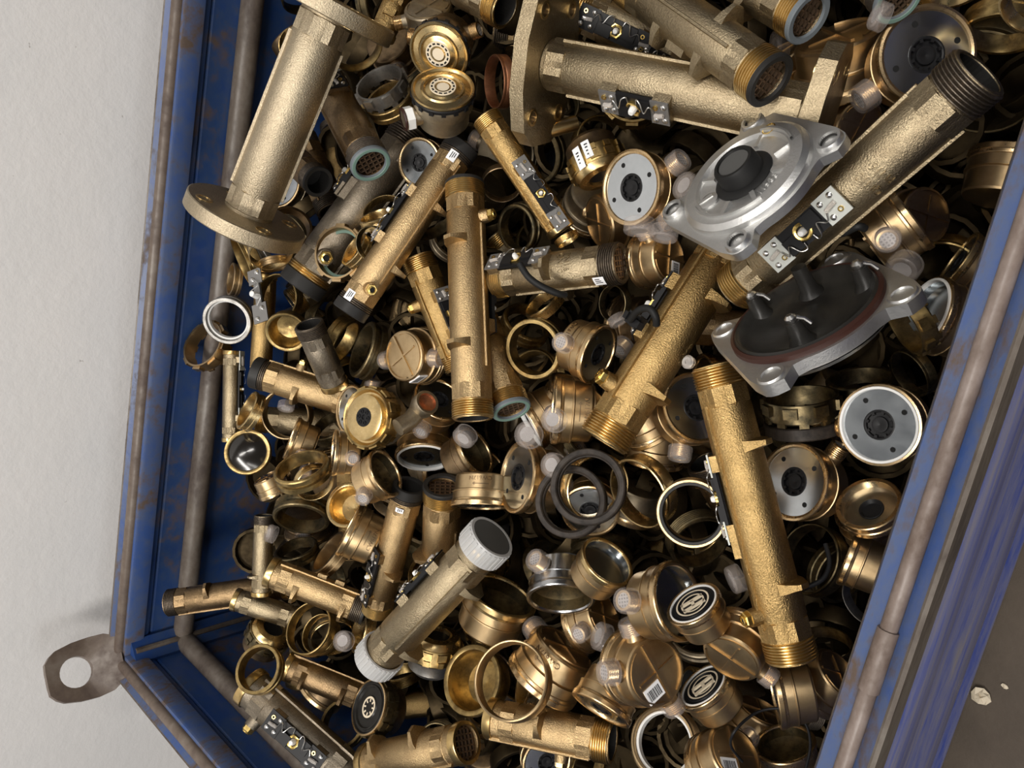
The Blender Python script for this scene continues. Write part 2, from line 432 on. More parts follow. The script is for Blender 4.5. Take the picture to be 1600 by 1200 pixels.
# ------------------------------------------------------------------ builders: long flow-meter bodies
def pipe_frame(p0, p1, k, h, d0=None):
    m_ = ((p0[0] + p1[0]) / 2, (p0[1] + p1[1]) / 2); d = depth0(*m_) - h
    L2 = math.hypot(p1[0] - p0[0], p1[1] - p0[1]) * d / FPX
    dd = L2 * k / math.sqrt(1 - k * k) / 2
    A = CAM + ray(*p0) * (d + dd); B = CAM + ray(*p1) * (d - dd)
    a = (B - A); L = a.length; a.normalize(); mid = (A + B) / 2
    c = (CAM - mid); c = (c - a * c.dot(a)).normalized(); s = a.cross(c)
    M = Matrix.Identity(4)
    for j in range(3): M[j][0] = c[j]; M[j][1] = s[j]; M[j][2] = a[j]
    M.translation = A
    return M, L, d
def threads(b_, R, z0, z1, n, seg=40, depth=0.07, T=None):
    pr = []
    for i in range(n):
        a = z0 + (z1 - z0) * i / n; st = (z1 - z0) / n
        pr += [(R * (1 - depth), a), (R, a + st * .3), (R, a + st * .55), (R * (1 - depth), a + st)]
    b_.lathe(pr, seg, T)
def screw(b_, x, y, z, r, T=None):
    b_.lathe([(0, z + r * .7), (r * .6, z + r * .62), (r, z + r * .25), (r, z - r * .3)], 12, (T or Matrix()) @ Tr(x, y, 0))
def circuit(parent, R, zc, ph, half, kind, seed):
    """sensor electronics screwed along the pipe: black carrier, two end boards, gold nut with a pin, lead wires"""
    rnd = random.Random(seed)
    # local: u along the pipe (Z), w outward, v across
    T = Rz(ph) @ Tr(R * 1.12, 0, zc) @ Matrix(((0, 0, 1, 0), (0, 1, 0, 0), (1, 0, 0, 0), (0, 0, 0, 1))) @ Matrix.Scale(-1, 4, (0, 1, 0))
    # T maps (u, v, w) -> pipe space
    W = R * 0.52; b_ = MB()
    b_.box(-half * .62, half * .62, -W * .9, W * .9, -R * .10, R * .06)
    b_.box(-half * .45, -half * .1, -W * .8, W * .2, R * .05, R * .20); b_.box(half * .15, half * .5, -W * .3, W * .85, R * .05, R * .17)
    b_.box(-half * .8, half * .8, -W * .25, W * .25, -R * .35, -R * .08)
    root = obj('circuit_carrier', b_.mesh('circuit_carrier', 'black_plastic', 30), parent, T)
    bm = 'board_white' if kind == 'white' else 'board_grey' if kind == 'grey' else 'black_plastic'
    for sgn in (-1, 1):
        b_ = MB(); b_.box(-half * .26, half * .26, -W, W, -R * .02, R * .045)
        o = obj('end_board', b_.mesh('end_board', bm, 30), root, Tr(sgn * half * .76, 0, R * .05))
        b_ = MB()
        for dx, dy in ((-.12, -.62), (.12, .62), (.14, -.55)): screw(b_, half * dx, W * dy, R * .05, R * .11)
        obj('screw', b_.mesh('screw', 'steel', 40), root, Tr(sgn * half * .76, 0, R * .05))
        b_ = MB(); b_.lathe([(R * .10, R * .05), (R * .10, R * .10), (R * .06, R * .10), (R * .06, R * .05)], 12, Tr(-half * .1, W * .5, 0), closed=True)
        obj('eyelet', b_.mesh('eyelet', 'gold_nut', 40), root, Tr(sgn * half * .76, 0, R * .05))
        b_ = MB(); b_.tube([(-half * .12 + 0.001 * 0, -W * .1, R * .12), (0, -W * .05, R * .14), (half * .13, W * .02, R * .12)], R * .085, 8)
        obj('glass_bead', b_.mesh('glass_bead', 'glass_bead', 40), root, Tr(sgn * half * .76, 0, R * .05))
    b_ = MB(); b_.lathe([(R * .34, R * .05), (R * .34, R * .16), (R * .29, R * .18), (R * .22, R * .16), (R * .20, R * .05)], 6 if kind != 'white' else 20)
    obj('gold_nut', b_.mesh('gold_nut', 'gold_nut', 30), root)
    b_ = MB(); b_.lathe([(0, R * .36), (R * .09, R * .36), (R * .13, R * .30), (R * .15, R * .05)], 10)
    obj('white_pin', b_.mesh('white_pin', 'white_plastic', 30), root)
    b_ = MB()
    for sgn in (-1, 1):
        x0 = sgn * half * .62; pts = [(x0, W * .1, R * .18), (x0 * .85, W * (.5 + .3 * rnd.random()), R * .26), (x0 * .6, W * .15, R * .30), (x0 * .45, W * (.9), R * .26), (x0 * .25, W * 1.05, R * .18), (x0 * .2, W * .6, R * .16)]
        b_.tube(spline(pts, 5), R * .024, 6)
    obj('lead_wire', b_.mesh('lead_wire', 'steel', 60), root)
    return root
def spline(pts, n=6):
    P = [Vector(p) for p in pts]; out = []
    for i in range(len(P) - 1):
        p0, p1, p2, p3 = P[max(i - 1, 0)], P[i], P[i + 1], P[min(i + 2, len(P) - 1)]
        for j in range(n):
            t = j / n
            out.append(0.5 * ((2 * p1) + (p2 - p0) * t + (2 * p0 - 5 * p1 + 4 * p2 - p3) * t * t + (3 * p1 - p0 - 3 * p2 + p3) * t ** 3))
    return out + [P[-1]]
def rib_mesh(b, R, zc, T, up=1.46):
    pts = [(R * .86 * math.cos(math.radians(a)), R * .86 * math.sin(math.radians(a))) for a in range(-56, 57, 14)]
    pts += [(R * 1.02, R * .56), (R * (up - .10), R * .30), (R * up, R * .22), (R * up, -R * .22), (R * (up - .10), -R * .30), (R * 1.02, -R * .56)]
    k = len(pts); hz = [R * .27 - R * .17 * min(1, max(0, (math.hypot(x, y) / R - .86) / .5)) for x, y in pts]
    c = (R * 1.05, 0, 0); hc = R * .20
    vs = [(x, y, zc - z) for (x, y), z in zip(pts, hz)] + [(x, y, zc + z) for (x, y), z in zip(pts, hz)] + [(R * 1.05, 0, zc - hc), (R * 1.05, 0, zc + hc)]
    fs = [(i, (i + 1) % k, k + (i + 1) % k, k + i) for i in range(k)] + [((i + 1) % k, i, 2 * k) for i in range(k)] + [(k + i, k + (i + 1) % k, 2 * k + 1) for i in range(k)]
    b.add(vs, fs, T)
def grid_disc(b_, r, z, n=5, t=.09, th=.25):
    st = 2 * r / n
    for i in range(n):
        c = -r + st * (i + .5); e = math.sqrt(max(r * r - c * c, 0))
        b_.box(c - t * st, c + t * st, -e, e, z - th * st, z); b_.box(-e, e, c - t * st, c + t * st, z - th * st, z - .002 * st)
PIPES = 0
def pipe(label, p0, p1, w, k=0.0, h=0.0, mat='cast_brass', e0='thread', e1='thread', feats=(), group='flow-meter pipes in the heap', collar=True, name='flow_meter_pipe', cat='meter pipe'):
    global PIPES; PIPES += 1; h += LIFT.get(label, 0)
    M, L, d = pipe_frame(p0, p1, k, h); R = w / 2 * d / FPX
    root = thing(name, M, label, cat, group)
    tl = R * 0.85                                     # threaded length
    za = tl if e0 != 'plain' else R * .15; zb = L - (tl if e1 != 'plain' else R * .15)
    b_ = MB()
    pr = [(R * .80, R * .02), (R * .93, R * .02), (R * .93, za), (R * .95, za + R * .03), (R * .95, za + R * .8), (R * .97, za + R * .84)]
    pr += [(R * .97, zb - R * .84), (R * .95, zb - R * .8), (R * .95, zb - R * .03), (R * .93, zb), (R * .93, L - R * .02), (R * .80, L - R * .02)]
    b_.lathe(pr, 44)
    b_.lathe([(R * .80, R * .02), (R * .78, R * .1), (R * .78, L - R * .1), (R * .80, L - R * .02)], 32)
    if collar:
        for z0, z1 in ((za + R * .02, za + R * .8), (zb - R * .8, zb - R * .02)):
            b_.lathe([(R * .94, z0), (R * 1.02, z0 + R * .03), (R * 1.02, z1 - R * .03), (R * .94, z1)], 8, ph=math.pi / 8)
    obj('body', b_.mesh('body', mat, 32), root)
    for e, z, sg in ((e0, 0.0, 1), (e1, L, -1)):
        T = Tr(0, 0, z) @ (Rx(180) if sg < 0 else Matrix())      # local z grows into the pipe
        base = e.split('+')[0]
        if base in ('thread', 'dark', 'flat'):
            b_ = MB(); tm = {'thread': 'thread_brass', 'dark': 'dark_thread', 'flat': 'thread_brass'}[base]
            if base == 'flat': b_.lathe([(R * .82, 0), (R * .98, 0), (R * 1.0, R * .05), (R * 1.0, R * .42), (R * .95, R * .45)], 40)
            else: threads(b_, R, R * .06, tl, 7, 40); b_.lathe([(R * .80, R * .0), (R * .90, 0), (R * .93, R * .06)], 40)
            obj('thread', b_.mesh('thread', tm, 25), root, T)
        if 'gasket' in e or 'green' in e or 'blue' in e or 'band' in e:
            gl = R * (.48 if 'band' in e else .10)
            gm = 'gasket_blue' if ('blue' in e or 'green' in e) else 'gasket_hole_dark'
            b_ = MB(); b_.lathe([(R * .74, R * .05), (R * .76, -R * .08), (R * .96, -R * .10), (R * 1.01, -R * .05), (R * 1.01, gl), (R * .9, gl + R * .04)], 40)
            g_ = obj('end_gasket', b_.mesh('end_gasket', gm, 30), root, T)
            if 'green' in e:
                b_ = MB(); b_.lathe([(R * .77, -R * .07), (R * .80, -R * .115), (R * .93, -R * .115), (R * .97, -R * .09)], 40); obj('verdigris_ring', b_.mesh('verdigris_ring', 'gasket_green', 30), g_)
        if 'plug' in e:
            b_ = MB(); b_.lathe([(R * 1.06, -R * .42), (R * 1.08, -R * .36), (R * 1.08, R * .5), (R * 1.0, R * .52)], 40)
            b_.lathe([(R * .92, R * .02), (R * .94, -R * .42), (R * 1.06, -R * .42)], 40)
            for i in range(28): b_.box(R * 1.05, R * 1.11, -R * .05, R * .05, -R * .34, R * .45, Rz(i * 360 / 28))
            obj('end_cap', b_.mesh('end_cap', 'milk_cap', 30), root, T)
            b_ = MB(); b_.disc(R * .945, -R * .40, 40, None, False); obj('cap_face', b_.mesh('cap_face', 'grey_rubber', 0), root, T)
        if 'grid' in e:
            b_ = MB(); grid_disc(b_, R * .77, R * .30, 6, .14, .5)
            obj('strainer', b_.mesh('strainer', 'mesh_brown', 0), root, T)
            b_ = MB(); b_.disc(R * .78, R * .55, 32, None, False); obj('bore', b_.mesh('bore', 'hole_shade', 0), root, T)
        else:
            b_ = MB(); b_.disc(R * .785, R * 1.3, 32, None, False); b_.lathe([(R * .775, R * .05), (R * .775, R * 1.3)], 32)
            obj('bore', b_.mesh('bore', 'gasket_hole_dark', 0), root, T)  # dark lining stands in for the shade down the bore
    for i, ft in enumerate(feats):
        t = ft[1]; ph = ft[2]; T = Rz(ph)
        if ft[0] == 'rib':
            b_ = MB(); rib_mesh(b_, R, L * t, T); obj('rib', b_.mesh('rib', mat, 30), root)
        elif ft[0] == 'seam':
            b_ = MB(); t2 = ft[3]; b_.prism([(R * .9, -R * .09), (R * 1.06, -R * .045), (R * 1.06, R * .045), (R * .9, R * .09)], L * t, L * t2, T); obj('seam', b_.mesh('seam', mat, 30), root)
        elif ft[0] == 'pad':
            b_ = MB(); g = ft[3] if len(ft) > 3 else .3
            b_.prism([(R * .6, -R * .55), (R * 1.12, -R * .42), (R * 1.12, R * .42), (R * .6, R * .55)], L * t - R * g, L * t + R * g, T); obj('mounting_pad', b_.mesh('mounting_pad', mat, 30), root)
        elif ft[0] == 'pcb':
            half = ft[3] * d / FPX; kind = ft[4]
            for sg in (-1, 1):
                b_ = MB(); b_.prism([(R * .6, -R * .58), (R * 1.13, -R * .5), (R * 1.13, R * .5), (R * .6, R * .58)], L * t + sg * half * .78 - R * .32, L * t + sg * half * .78 + R * .32, T)
                obj('mounting_pad', b_.mesh('mounting_pad', mat, 30), root)
            circuit(root, R, L * t, ph, half, kind, PIPES * 10 + i)
        elif ft[0] == 'nip':
            T2 = Tr(0, 0, L * t) @ T @ Ry(90); b_ = MB()
            b_.lathe([(R * .42, R * .7), (R * .36, R * 1.0), (R * .33, R * 1.32), (R * .2, R * 1.34)], 20)
            n_ = obj('sensor_boss', b_.mesh('sensor_boss', mat, 30), root, T2)
            b_ = MB(); b_.lathe([(R * .2, R * 1.3), (R * .31, R * 1.3), (R * .31, R * 1.52), (R * .28, R * 1.56), (R * .14, R * 1.56), (R * .13, R * 1.4)], 6)
            b_.lathe([(R * .2, R * 1.5), (R * .2, R * 1.62), (R * .14, R * 1.64)], 14)
            obj('hex_nut', b_.mesh('hex_nut', 'gold_nut', 25), n_)
            b_ = MB(); b_.disc(R * .145, R * 1.58, 14); obj('nut_hole', b_.mesh('nut_hole', 'hole_shade', 0), n_)
        elif ft[0] == 'sticker':
            b_ = MB(); wz = R * (ft[3] if len(ft) > 3 else .3); r_ = R * 1.06; hw = .24
            b_.lathe([(r_, L * t - wz), (r_, L * t + wz)], 6, T, a0=-hw, a1=hw); s_ = obj('sticker', b_.mesh('sticker', 'label_paper', 30), root)
            b_ = MB()
            for q in range(3): b_.lathe([(r_ * 1.002, L * t - wz * .7), (r_ * 1.002, L * t + wz * (.2 + .2 * q))], 2, T, a0=-.15 + q * .1, a1=-.10 + q * .1)
            obj('printing', b_.mesh('printing', 'print_ink', 0), s_)
        elif ft[0] == 'text':
            obj('embossed_lettering', bent_text(ft[3], mat, R * .42, R * .03, R * .985), root, Tr(0, 0, L * t) @ T @ (Matrix() if len(ft) < 5 else Rx(180)))
        elif ft[0] == 'flange':
            shape = ft[3]; Rf = ft[4] * d / FPX; th = ft[5] * d / FPX; z = L * t; b_ = MB(); sg = 1 if t < .5 else -1
            if shape == 'round':
                b_.lathe([(R * .8, -th), (Rf * .97, -th), (Rf, -th * .9), (Rf, 0), (Rf * .98, th * .06), (R * .9, th * .06)], 64)
                holes = [(Rf * .76 * math.cos(a), Rf * .76 * math.sin(a)) for a in (math.pi * (.25 + .5 * q) for q in range(4))]
            else:
                q = [(1.0, .30), (.80, .62), (.30, .80), (-.30, .80), (-.80, .62), (-1.0, .30), (-1.0, -.30), (-.80, -.62), (-.30, -.80), (.30, -.80), (.80, -.62), (1.0, -.30)]
                b_.prism([(x * Rf * ft[6], y * Rf) for y, x in [(a, c) for a, c in q]], -th, 0)
                holes = [(sx * .42 * Rf * ft[6], sy * .62 * Rf) for sx in (-1, 1) for sy in (-1, 1)]
            TT = Tr(0, 0, z) @ Rz(ph) @ (Matrix() if sg > 0 else Rx(180))
            f_ = obj('flange', b_.mesh('flange', mat, 30), root, TT)
            for x, y in holes:
                b_ = MB(); b_.lathe([(th * .55, -th * 1.01), (th * .55, th * .10), (th * .40, th * .10), (th * .36, -th * .5)], 16); hh_ = obj('bolt_hole', b_.mesh('bolt_hole', 'bright_brass', 30), f_, Tr(x, y, 0))
                b2 = MB(); b2.disc(th * .42, th * .04, 16); obj('hole_bottom', b2.mesh('hole_bottom', 'dark_bronze', 0), f_, Tr(x, y, 0))
    return root

# ------------------------------------------------------------------ builders: round meters (radius 1, face at z = 0, body behind)
def la(x, y, k, th, h, ang, M0):
    M1, _ = frame(x, y, k, th, ang, h)
    X1 = M1.col[0].xyz; return math.degrees(math.atan2(X1.dot(M0.col[1].xyz), X1.dot(M0.col[0].xyz)))
def cap_parts(parent, T, grid=True, capped=True, mat='meter_brass', mk='clear_cap'):
    s_ = obj('stub', cached(('stub', mat), 'stub', mat, lambda b: b.lathe([(.30, .70), (.24, .95), (.24, 1.02)], 20) ), parent, T)
    obj('stub_thread', cached('stubthread', 'stub_thread', 'copper_rim', lambda b: (threads(b, .255, 1.0, 1.3, 6, 24), b.lathe([(.25, 1.3), (.19, 1.31), (.18, 1.2), (0, 1.2)], 24))), s_)
    obj('strainer', cached('stubgrid', 'strainer', 'grid_print', lambda b: b.disc(.2, 1.285, 24), 0), s_)
    if capped:
        obj('cap', cached(('cap', mk), 'cap', mk, lambda b: b.lathe([(.275, .98), (.325, .98), (.335, 1.01), (.325, 1.28), (.29, 1.345), (.21, 1.35), (.18, 1.325), (0, 1.325), (0, 1.312), (.24, 1.312), (.275, 1.27), (.275, .98)], 28), 40), s_)
def meter_body(b):
    b.lathe([(.86, -.07), (.88, -.02), (.93, 0), (.985, -.01), (1.0, -.04), (1.0, -.16), (.975, -.19), (.965, -.24)], 48)
def meter_shell(b):
    b.lathe([(.965, -.23), (.955, -.26), (.935, -.27), (.935, -.50), (.955, -.51), (.955, -.545), (.90, -.56), (.885, -.58), (.86, -1.05), (.83, -1.10), (.77, -1.12), (0, -1.12)], 48)
def meter_ribs(b):
    b.box(-.77, .77, -.035, .035, -1.175, -1.10); b.box(-.03, .03, -.60, .60, -1.16, -1.10)
    for s in (-1, 1): b.lathe([(.77, -1.11), (.77, -1.155), (.735, -1.16), (.73, -1.11)], 16, a0=math.radians(18 + 180 * (s > 0)), a1=math.radians(162 + 180 * (s > 0)))
def holes4(b):
    for i in range(4):
        a = math.radians(45 + 90 * i); b.lathe([(.065, -.058), (0, -.058)], 14, Tr(.66 * math.cos(a), .66 * math.sin(a), 0))
def hub(b):
    b.lathe([(.37, -.065), (.37, -.05), (.34, -.045), (.31, -.06), (.30, -.14), (.20, -.15), (.19, -.09), (.15, -.085), (0, -.12)], 32)
    for i in range(8): b.box(.26, .35, -.035, .035, -.14, -.05, Rz(i * 45))
def meter(label, x, y, R, k, th, caps=(), h=0.0, mat='meter_brass', face='zinc', rim='copper_rim', anchor=None, spin=None, text=None, barcode=None, liner=None, group='round brass meter capsules in the heap', name='meter_capsule', ribs=True):
    h += LIFT.get(label, 0)
    anchor = (0.0 if k > .25 else -.55 if k > -.25 else -1.12) if anchor is None else anchor
    M, r = frame(x, y, k, th, 20 if spin is None else spin, h, anchor, R)
    root = thing(name, M @ Sc(r), label, 'meter', group)
    obj('rim', cached('mrim', 'rim', rim, meter_body, 25), root)
    obj('body', cached('mshell', 'body', mat, meter_shell, 22), root)
    if ribs and k < .1: obj('back_rib', cached('mribs', 'back_rib', mat, meter_ribs, 30), root)
    if k > -.1:
        if face == 'zinc':
            f_ = obj('face_plate', cached('mface', 'face_plate', 'zinc_plate', lambda b: b.lathe([(.88, -.062), (.36, -.062)], 48)), root)
            for i_ in range(4): obj('plate_hole', cached('mhole', 'plate_hole', 'hole_shade', lambda b: b.lathe([(.065, -.058), (0, -.058)], 14, Tr(.66, 0, 0)), 0), f_, Rz(45 + 90 * i_))  # flat black disc painted as the shade of a hole
            obj('hub', cached('mhub', 'hub', 'black_plastic', hub, 30), root)
        elif face == 'mirror':
            obj('face_plate', cached('mmir', 'face_plate', 'zinc_plate', lambda b: b.lathe([(.9, -.05), (.86, -.3), (.3, -.34), (0, -.34)], 48)), root)
        elif face == 'open':
            obj('bore', cached('mopen', 'bore', 'black_brass', lambda b: b.lathe([(.88, -.05), (.84, -.4), (.5, -.62), (0, -.65)], 40)), root)
        elif face == 'bar':
            obj('seal', cached('mbar1', 'seal', 'white_plastic', lambda b: b.lathe([(.89, -.03), (.87, .0), (.83, .0), (.82, -.06)], 48)), root)
            obj('face_plate', cached('mbar2', 'face_plate', 'black_plastic', lambda b: b.lathe([(.83, -.05), (.70, -.05), (.68, .0), (.60, .0), (.58, -.06), (0, -.06)], 48)), root)
            obj('gauge_bar', cached('mbar3', 'gauge_bar', 'cream_plastic', lambda b: (b.lathe([(.62, .01), (.56, .01)], 40), b.lathe([(.44, .0), (.38, .0)], 40), b.box(-.42, .42, .1, .22, -.06, .0), b.box(-.42, .42, -.22, -.1, -.06, .0), b.box(-.06, .06, -.16, .16, -.06, .0)), 30), root)
    if liner:
        obj('liner', cached('mliner', 'liner', 'white_plastic', lambda b: b.lathe([(.935, -.005), (.925, .035), (.87, .035), (.855, -.07)], 48)), root)
    for c in caps:
        a = la(x, y, k, th, h, c[0], M); kind = c[1] if len(c) > 1 else 'cap'
        T = Rz(a) @ Tr(0, 0, -.74) @ Ry(90)
        cap_parts(root, T, True, kind != 'bare', mat)
    if text is not None:
        d_ = CAM - M.translation; a = math.degrees(math.atan2(d_.dot(M.col[1].xyz), d_.dot(M.col[0].xyz))) + text     # the lettered side lies upward
        obj('embossed_lettering', bent_text('CW617N', 'meter_dark', .20, .02, .872), root, Rz(a) @ Tr(0, 0, -.92))
        obj('flow_arrow', cached('arrow', 'flow_arrow', 'meter_dark', lambda b: [b.lathe([(r0 * .97, z0), (r0, z0), (r0, z1), (r0 * .97, z1)], 8, a0=q0, a1=q1) for r0, z0, z1, q0, q1 in ((.90, -.415, -.385, -.32, .25), (.90, -.45, -.35, .22, .26), (.90, -.43, -.37, .26, .30))]), root, Rz(a) @ Tr(0, 0, -.32))
    if barcode is not None:
        if barcode == 'back': T = Tr(.34, .34, -1.135) @ Rx(180)
        else: T = Rz(la(x, y, k, th, h, barcode, M)) @ Tr(.875, 0, -.80) @ Ry(90)
        s_ = obj('barcode_label', cached('bar_lab', 'barcode_label', 'label_paper', lambda b: b.box(-.20, .20, -.26, .26, -.03, .012), 0), root, T)
        def bars(b):
            rr = random.Random(3); yy = -.2
            while yy < .18:
                ww = rr.choice((.012, .02, .03)); b.box(-.12, .14, yy, yy + ww, .01, .0145); yy += ww + rr.choice((.012, .02))
        obj('printing', cached('bars', 'printing', 'print_ink', bars, 0), s_)
    return root
def castle_lugs(b, n, r0, r1, z0, z1, f=.5):
    for i in range(n):
        w_ = math.pi * r1 / n * f; b.box(r0, r1, -w_, w_, z0, z1, Rz(i * 360 / n))
def castle(label, x, y, R, k, th, h=0.0, mat='tarnished_brass', face='gold', caps=(), anchor=0.0, stickers=(), body='meter_dark', group='meters with castellated collars'):
    h += LIFT.get(label, 0)
    M, r = frame(x, y, k, th, 15, h, anchor, R); root = thing('collar_meter', M @ Sc(r), label, 'meter', group)
    obj('collar', cached('ccol', 'collar', mat, lambda b: (b.lathe([(.88, -.02), (.93, 0), (.95, -.05), (.95, -.55), (.9, -.60), (.88, -.62)], 48), castle_lugs(b, 12, .9, 1.0, -.30, -.06, .62), castle_lugs(b, 12, .9, 1.0, -.55, -.36, .42)), 30), root)
    fm = {'gold': 'bright_brass', 'black': 'dish_black', 'dome': 'bright_brass'}[face]
    if face == 'gold':
        obj('face_plate', cached('cface', 'face_plate', 'bright_brass', lambda b: b.lathe([(.90, -.02), (.80, -.12), (.74, -.12), (.72, .06), (.68, .08), (.24, .08)], 48)), root)
        obj('hub', cached('chub', 'hub', 'black_plastic', lambda b: (b.lathe([(.31, .06), (.30, .095), (.08, .095), (.06, .05), (0, .05)], 24), [b.lathe([(.07, .095), (.062, .125), (.04, .125), (.03, .097)], 12, Rz(60 * i) @ Tr(.19, 0, 0)) for i in range(6)]), 30), root)
    elif face == 'black':
        obj('face_plate', cached('cface2', 'face_plate', 'dish_black', lambda b: b.lathe([(.92, .02), (.86, .06), (.82, .0), (.76, .0), (.74, .05), (.70, .05), (.66, -.02), (.40, -.02), (.36, .02), (0, .0)], 48)), root)
        obj('copper_ring', cached('cface3', 'copper_ring', 'copper_rim', lambda b: b.lathe([(.95, .0), (.94, .055), (.885, .06), (.87, .03)], 48)), root)
        obj('dial_ring', cached('cface4', 'dial_ring', 'cream_plastic', lambda b: (b.lathe([(.36, .03), (.29, .03)], 32), castle_lugs(b, 8, .18, .28, .0, .025, .25)), 30), root)
    else:
        obj('face_plate', cached('cface5', 'face_plate', 'bright_brass', lambda b: b.lathe([(.90, -.02), (.86, .12), (.78, .22), (.52, .26), (.46, .22), (.44, .05)], 48)), root)
        obj('bore', cached('cface6', 'bore', 'black_plastic', lambda b: b.lathe([(.45, .12), (.2, .1), (0, .1)], 32)), root)
    obj('body', cached('cbody', 'body', body, lambda b: b.lathe([(.90, -.6), (.86, -.66), (.84, -1.0), (.62, -1.2), (.3, -1.25), (0, -1.25)], 40)), root)
    for i, (a, z, w_) in enumerate(stickers):
        s_ = obj('sticker', cached(('cst', w_), 'sticker', 'label_paper', lambda b: b.lathe([(1.012, -.42 * w_), (1.012, .42 * w_)], 5, a0=-.13, a1=.13), 0), root, Rz(la(x, y, k, th, h, a, M)) @ Tr(0, 0, z))
        obj('printing', cached('cstp', 'printing', 'print_ink', lambda b: [b.lathe([(1.016, q), (1.016, q + .05)], 3, a0=-.06 + .02 * j, a1=.05) for j, q in enumerate((-.2, -.1, .02, .14))], 0), s_)
    for c in caps: cap_parts(root, Rz(la(x, y, k, th, h, c[0], M)) @ Tr(0, 0, -.85) @ Ry(90), True, c[1] != 'bare', body)
    return root
def golden(label, x, y, R, k, th, h=0.0, caps=(), body='meter_olive'):
    h += LIFT.get(label, 0)
    M, r = frame(x, y, k, th, 0, h, 0, R); root = thing('dial_meter', M @ Sc(r), label, 'meter', 'meters with golden dials')
    obj('dial', cached('gdial', 'dial', 'bright_brass', lambda b: b.lathe([(.96, -.14), (1.0, -.06), (.985, 0), (.93, .0), (.88, -.06), (.70, -.02), (.66, .03), (.60, .03), (.56, -.03), (.48, .0), (.42, .04), (.20, .04)], 48)), root)
    obj('dial_centre', cached('gcen', 'dial_centre', 'cream_plastic', lambda b: b.lathe([(.42, .03), (.41, .06), (.27, .06), (.25, .03), (0, .03)], 40)), root)
    obj('slot', cached('gslot', 'slot', 'hole_shade', lambda b: [b.box(.315, .37, -.05, .05, .05, .063, Rz(i * 360 / 14)) for i in range(14)], 0), root)
    obj('locking_ring', cached('glock', 'locking_ring', 'black_plastic', lambda b: (b.lathe([(.97, -.12), (1.0, -.15), (1.0, -.24), (.95, -.28)], 48), castle_lugs(b, 16, .95, 1.03, -.3, -.16, .35)), 30), root)
    obj('body', cached('gbody', 'body', body, lambda b: b.lathe([(.95, -.26), (.97, -.32), (.95, -.62), (.90, -.66), (.90, -.72), (.84, -.76), (.82, -1.25), (.7, -1.4), (0, -1.45)], 44)), root)
    for c in caps:
        T = Rz(la(x, y, k, th, h, c[0], M)) @ Tr(0, 0, -.85) @ Ry(90)
        if c[1] == 'hex':
            obj('hex_fitting', cached('ghex', 'hex_fitting', body, lambda b: (b.lathe([(.30, .7), (.28, 1.0)], 20), b.lathe([(.2, 1.0), (.36, 1.0), (.36, 1.3), (.30, 1.36), (0, 1.36)], 6)), 30), root, T)
            obj('white_tag', cached('gtag', 'white_tag', 'white_plastic', lambda b: b.lathe([(.36, 1.03), (.375, 1.04), (.375, 1.27), (.36, 1.28)], 6), 30), root, T)
            obj('seal_ring', cached('gseal', 'seal_ring', 'red_gasket', lambda b: b.lathe([(.35, 1.3), (.37, 1.33), (.35, 1.38), (.3, 1.38)], 20)), root, T)
        else: cap_parts(root, T, True, c[1] != 'bare', body)
    return root

# ------------------------------------------------------------------ builders: rings, bowls, loose caps
def r_thin(b): b.lathe([(.94, 0), (.97, .01), (1, -.01), (1, -.10), (.985, -.12), (1, -.15), (1, -.45), (.97, -.47), (.94, -.45), (.92, -.35), (.92, -.1)], 52, closed=True)
def r_wide(b): b.lathe([(.86, 0), (.97, 0), (1, -.03), (1, -.14), (.95, -.17), (.95, -.30), (.98, -.33), (.98, -.50), (.90, -.53), (.84, -.5), (.84, -.1)], 52, closed=True)
def r_castle(b): b.lathe([(.88, 0), (.95, 0), (.96, -.06), (.96, -.5), (.92, -.55), (.86, -.53), (.86, -.1)], 52, closed=True); castle_lugs(b, 8, .93, 1.04, -.34, -.06, .45); castle_lugs(b, 10, .88, .96, -.62, -.5, .4)
def r_thread(b): threads(b, 1.0, -.5, -.06, 6, 52, .05); b.lathe([(.95, -.06), (.93, 0), (.88, 0), (.86, -.08), (.86, -.5), (.95, -.5)], 52)
def r_rubber(b): b.lathe([(.83, -.03), (.86, .0), (.97, 0), (1, -.03), (1, -.30), (.96, -.34), (.80, -.32), (.79, -.14), (.82, -.12)], 52, closed=True)
def r_bowl(b): b.lathe([(.80, -.16), (.84, -.02), (.90, 0), (.97, 0), (1, -.04), (1, -.20), (.93, -.24), (.92, -.60), (.80, -.86), (.3, -.95), (0, -.95)], 52); b.lathe([(.80, -.16), (.78, -.5), (.6, -.76), (0, -.82)], 48)
def r_grooved(b): b.lathe([(.84, 0), (.90, .02), (.97, 0), (1, -.04), (1, -.15), (.92, -.19), (.92, -.27), (1, -.31), (1, -.48), (.94, -.52), (.85, -.5), (.82, -.25)], 52, closed=True)
RINGF = dict(thin=r_thin, wide=r_wide, castle=r_castle, thread=r_thread, rubber=r_rubber, bowl=r_bowl, grooved=r_grooved)
RNAME = dict(thin='union_ring', wide='union_nut', castle='castle_nut', thread='threaded_ring', rubber='rubber_ring', bowl='brass_cup', grooved='grooved_ring')
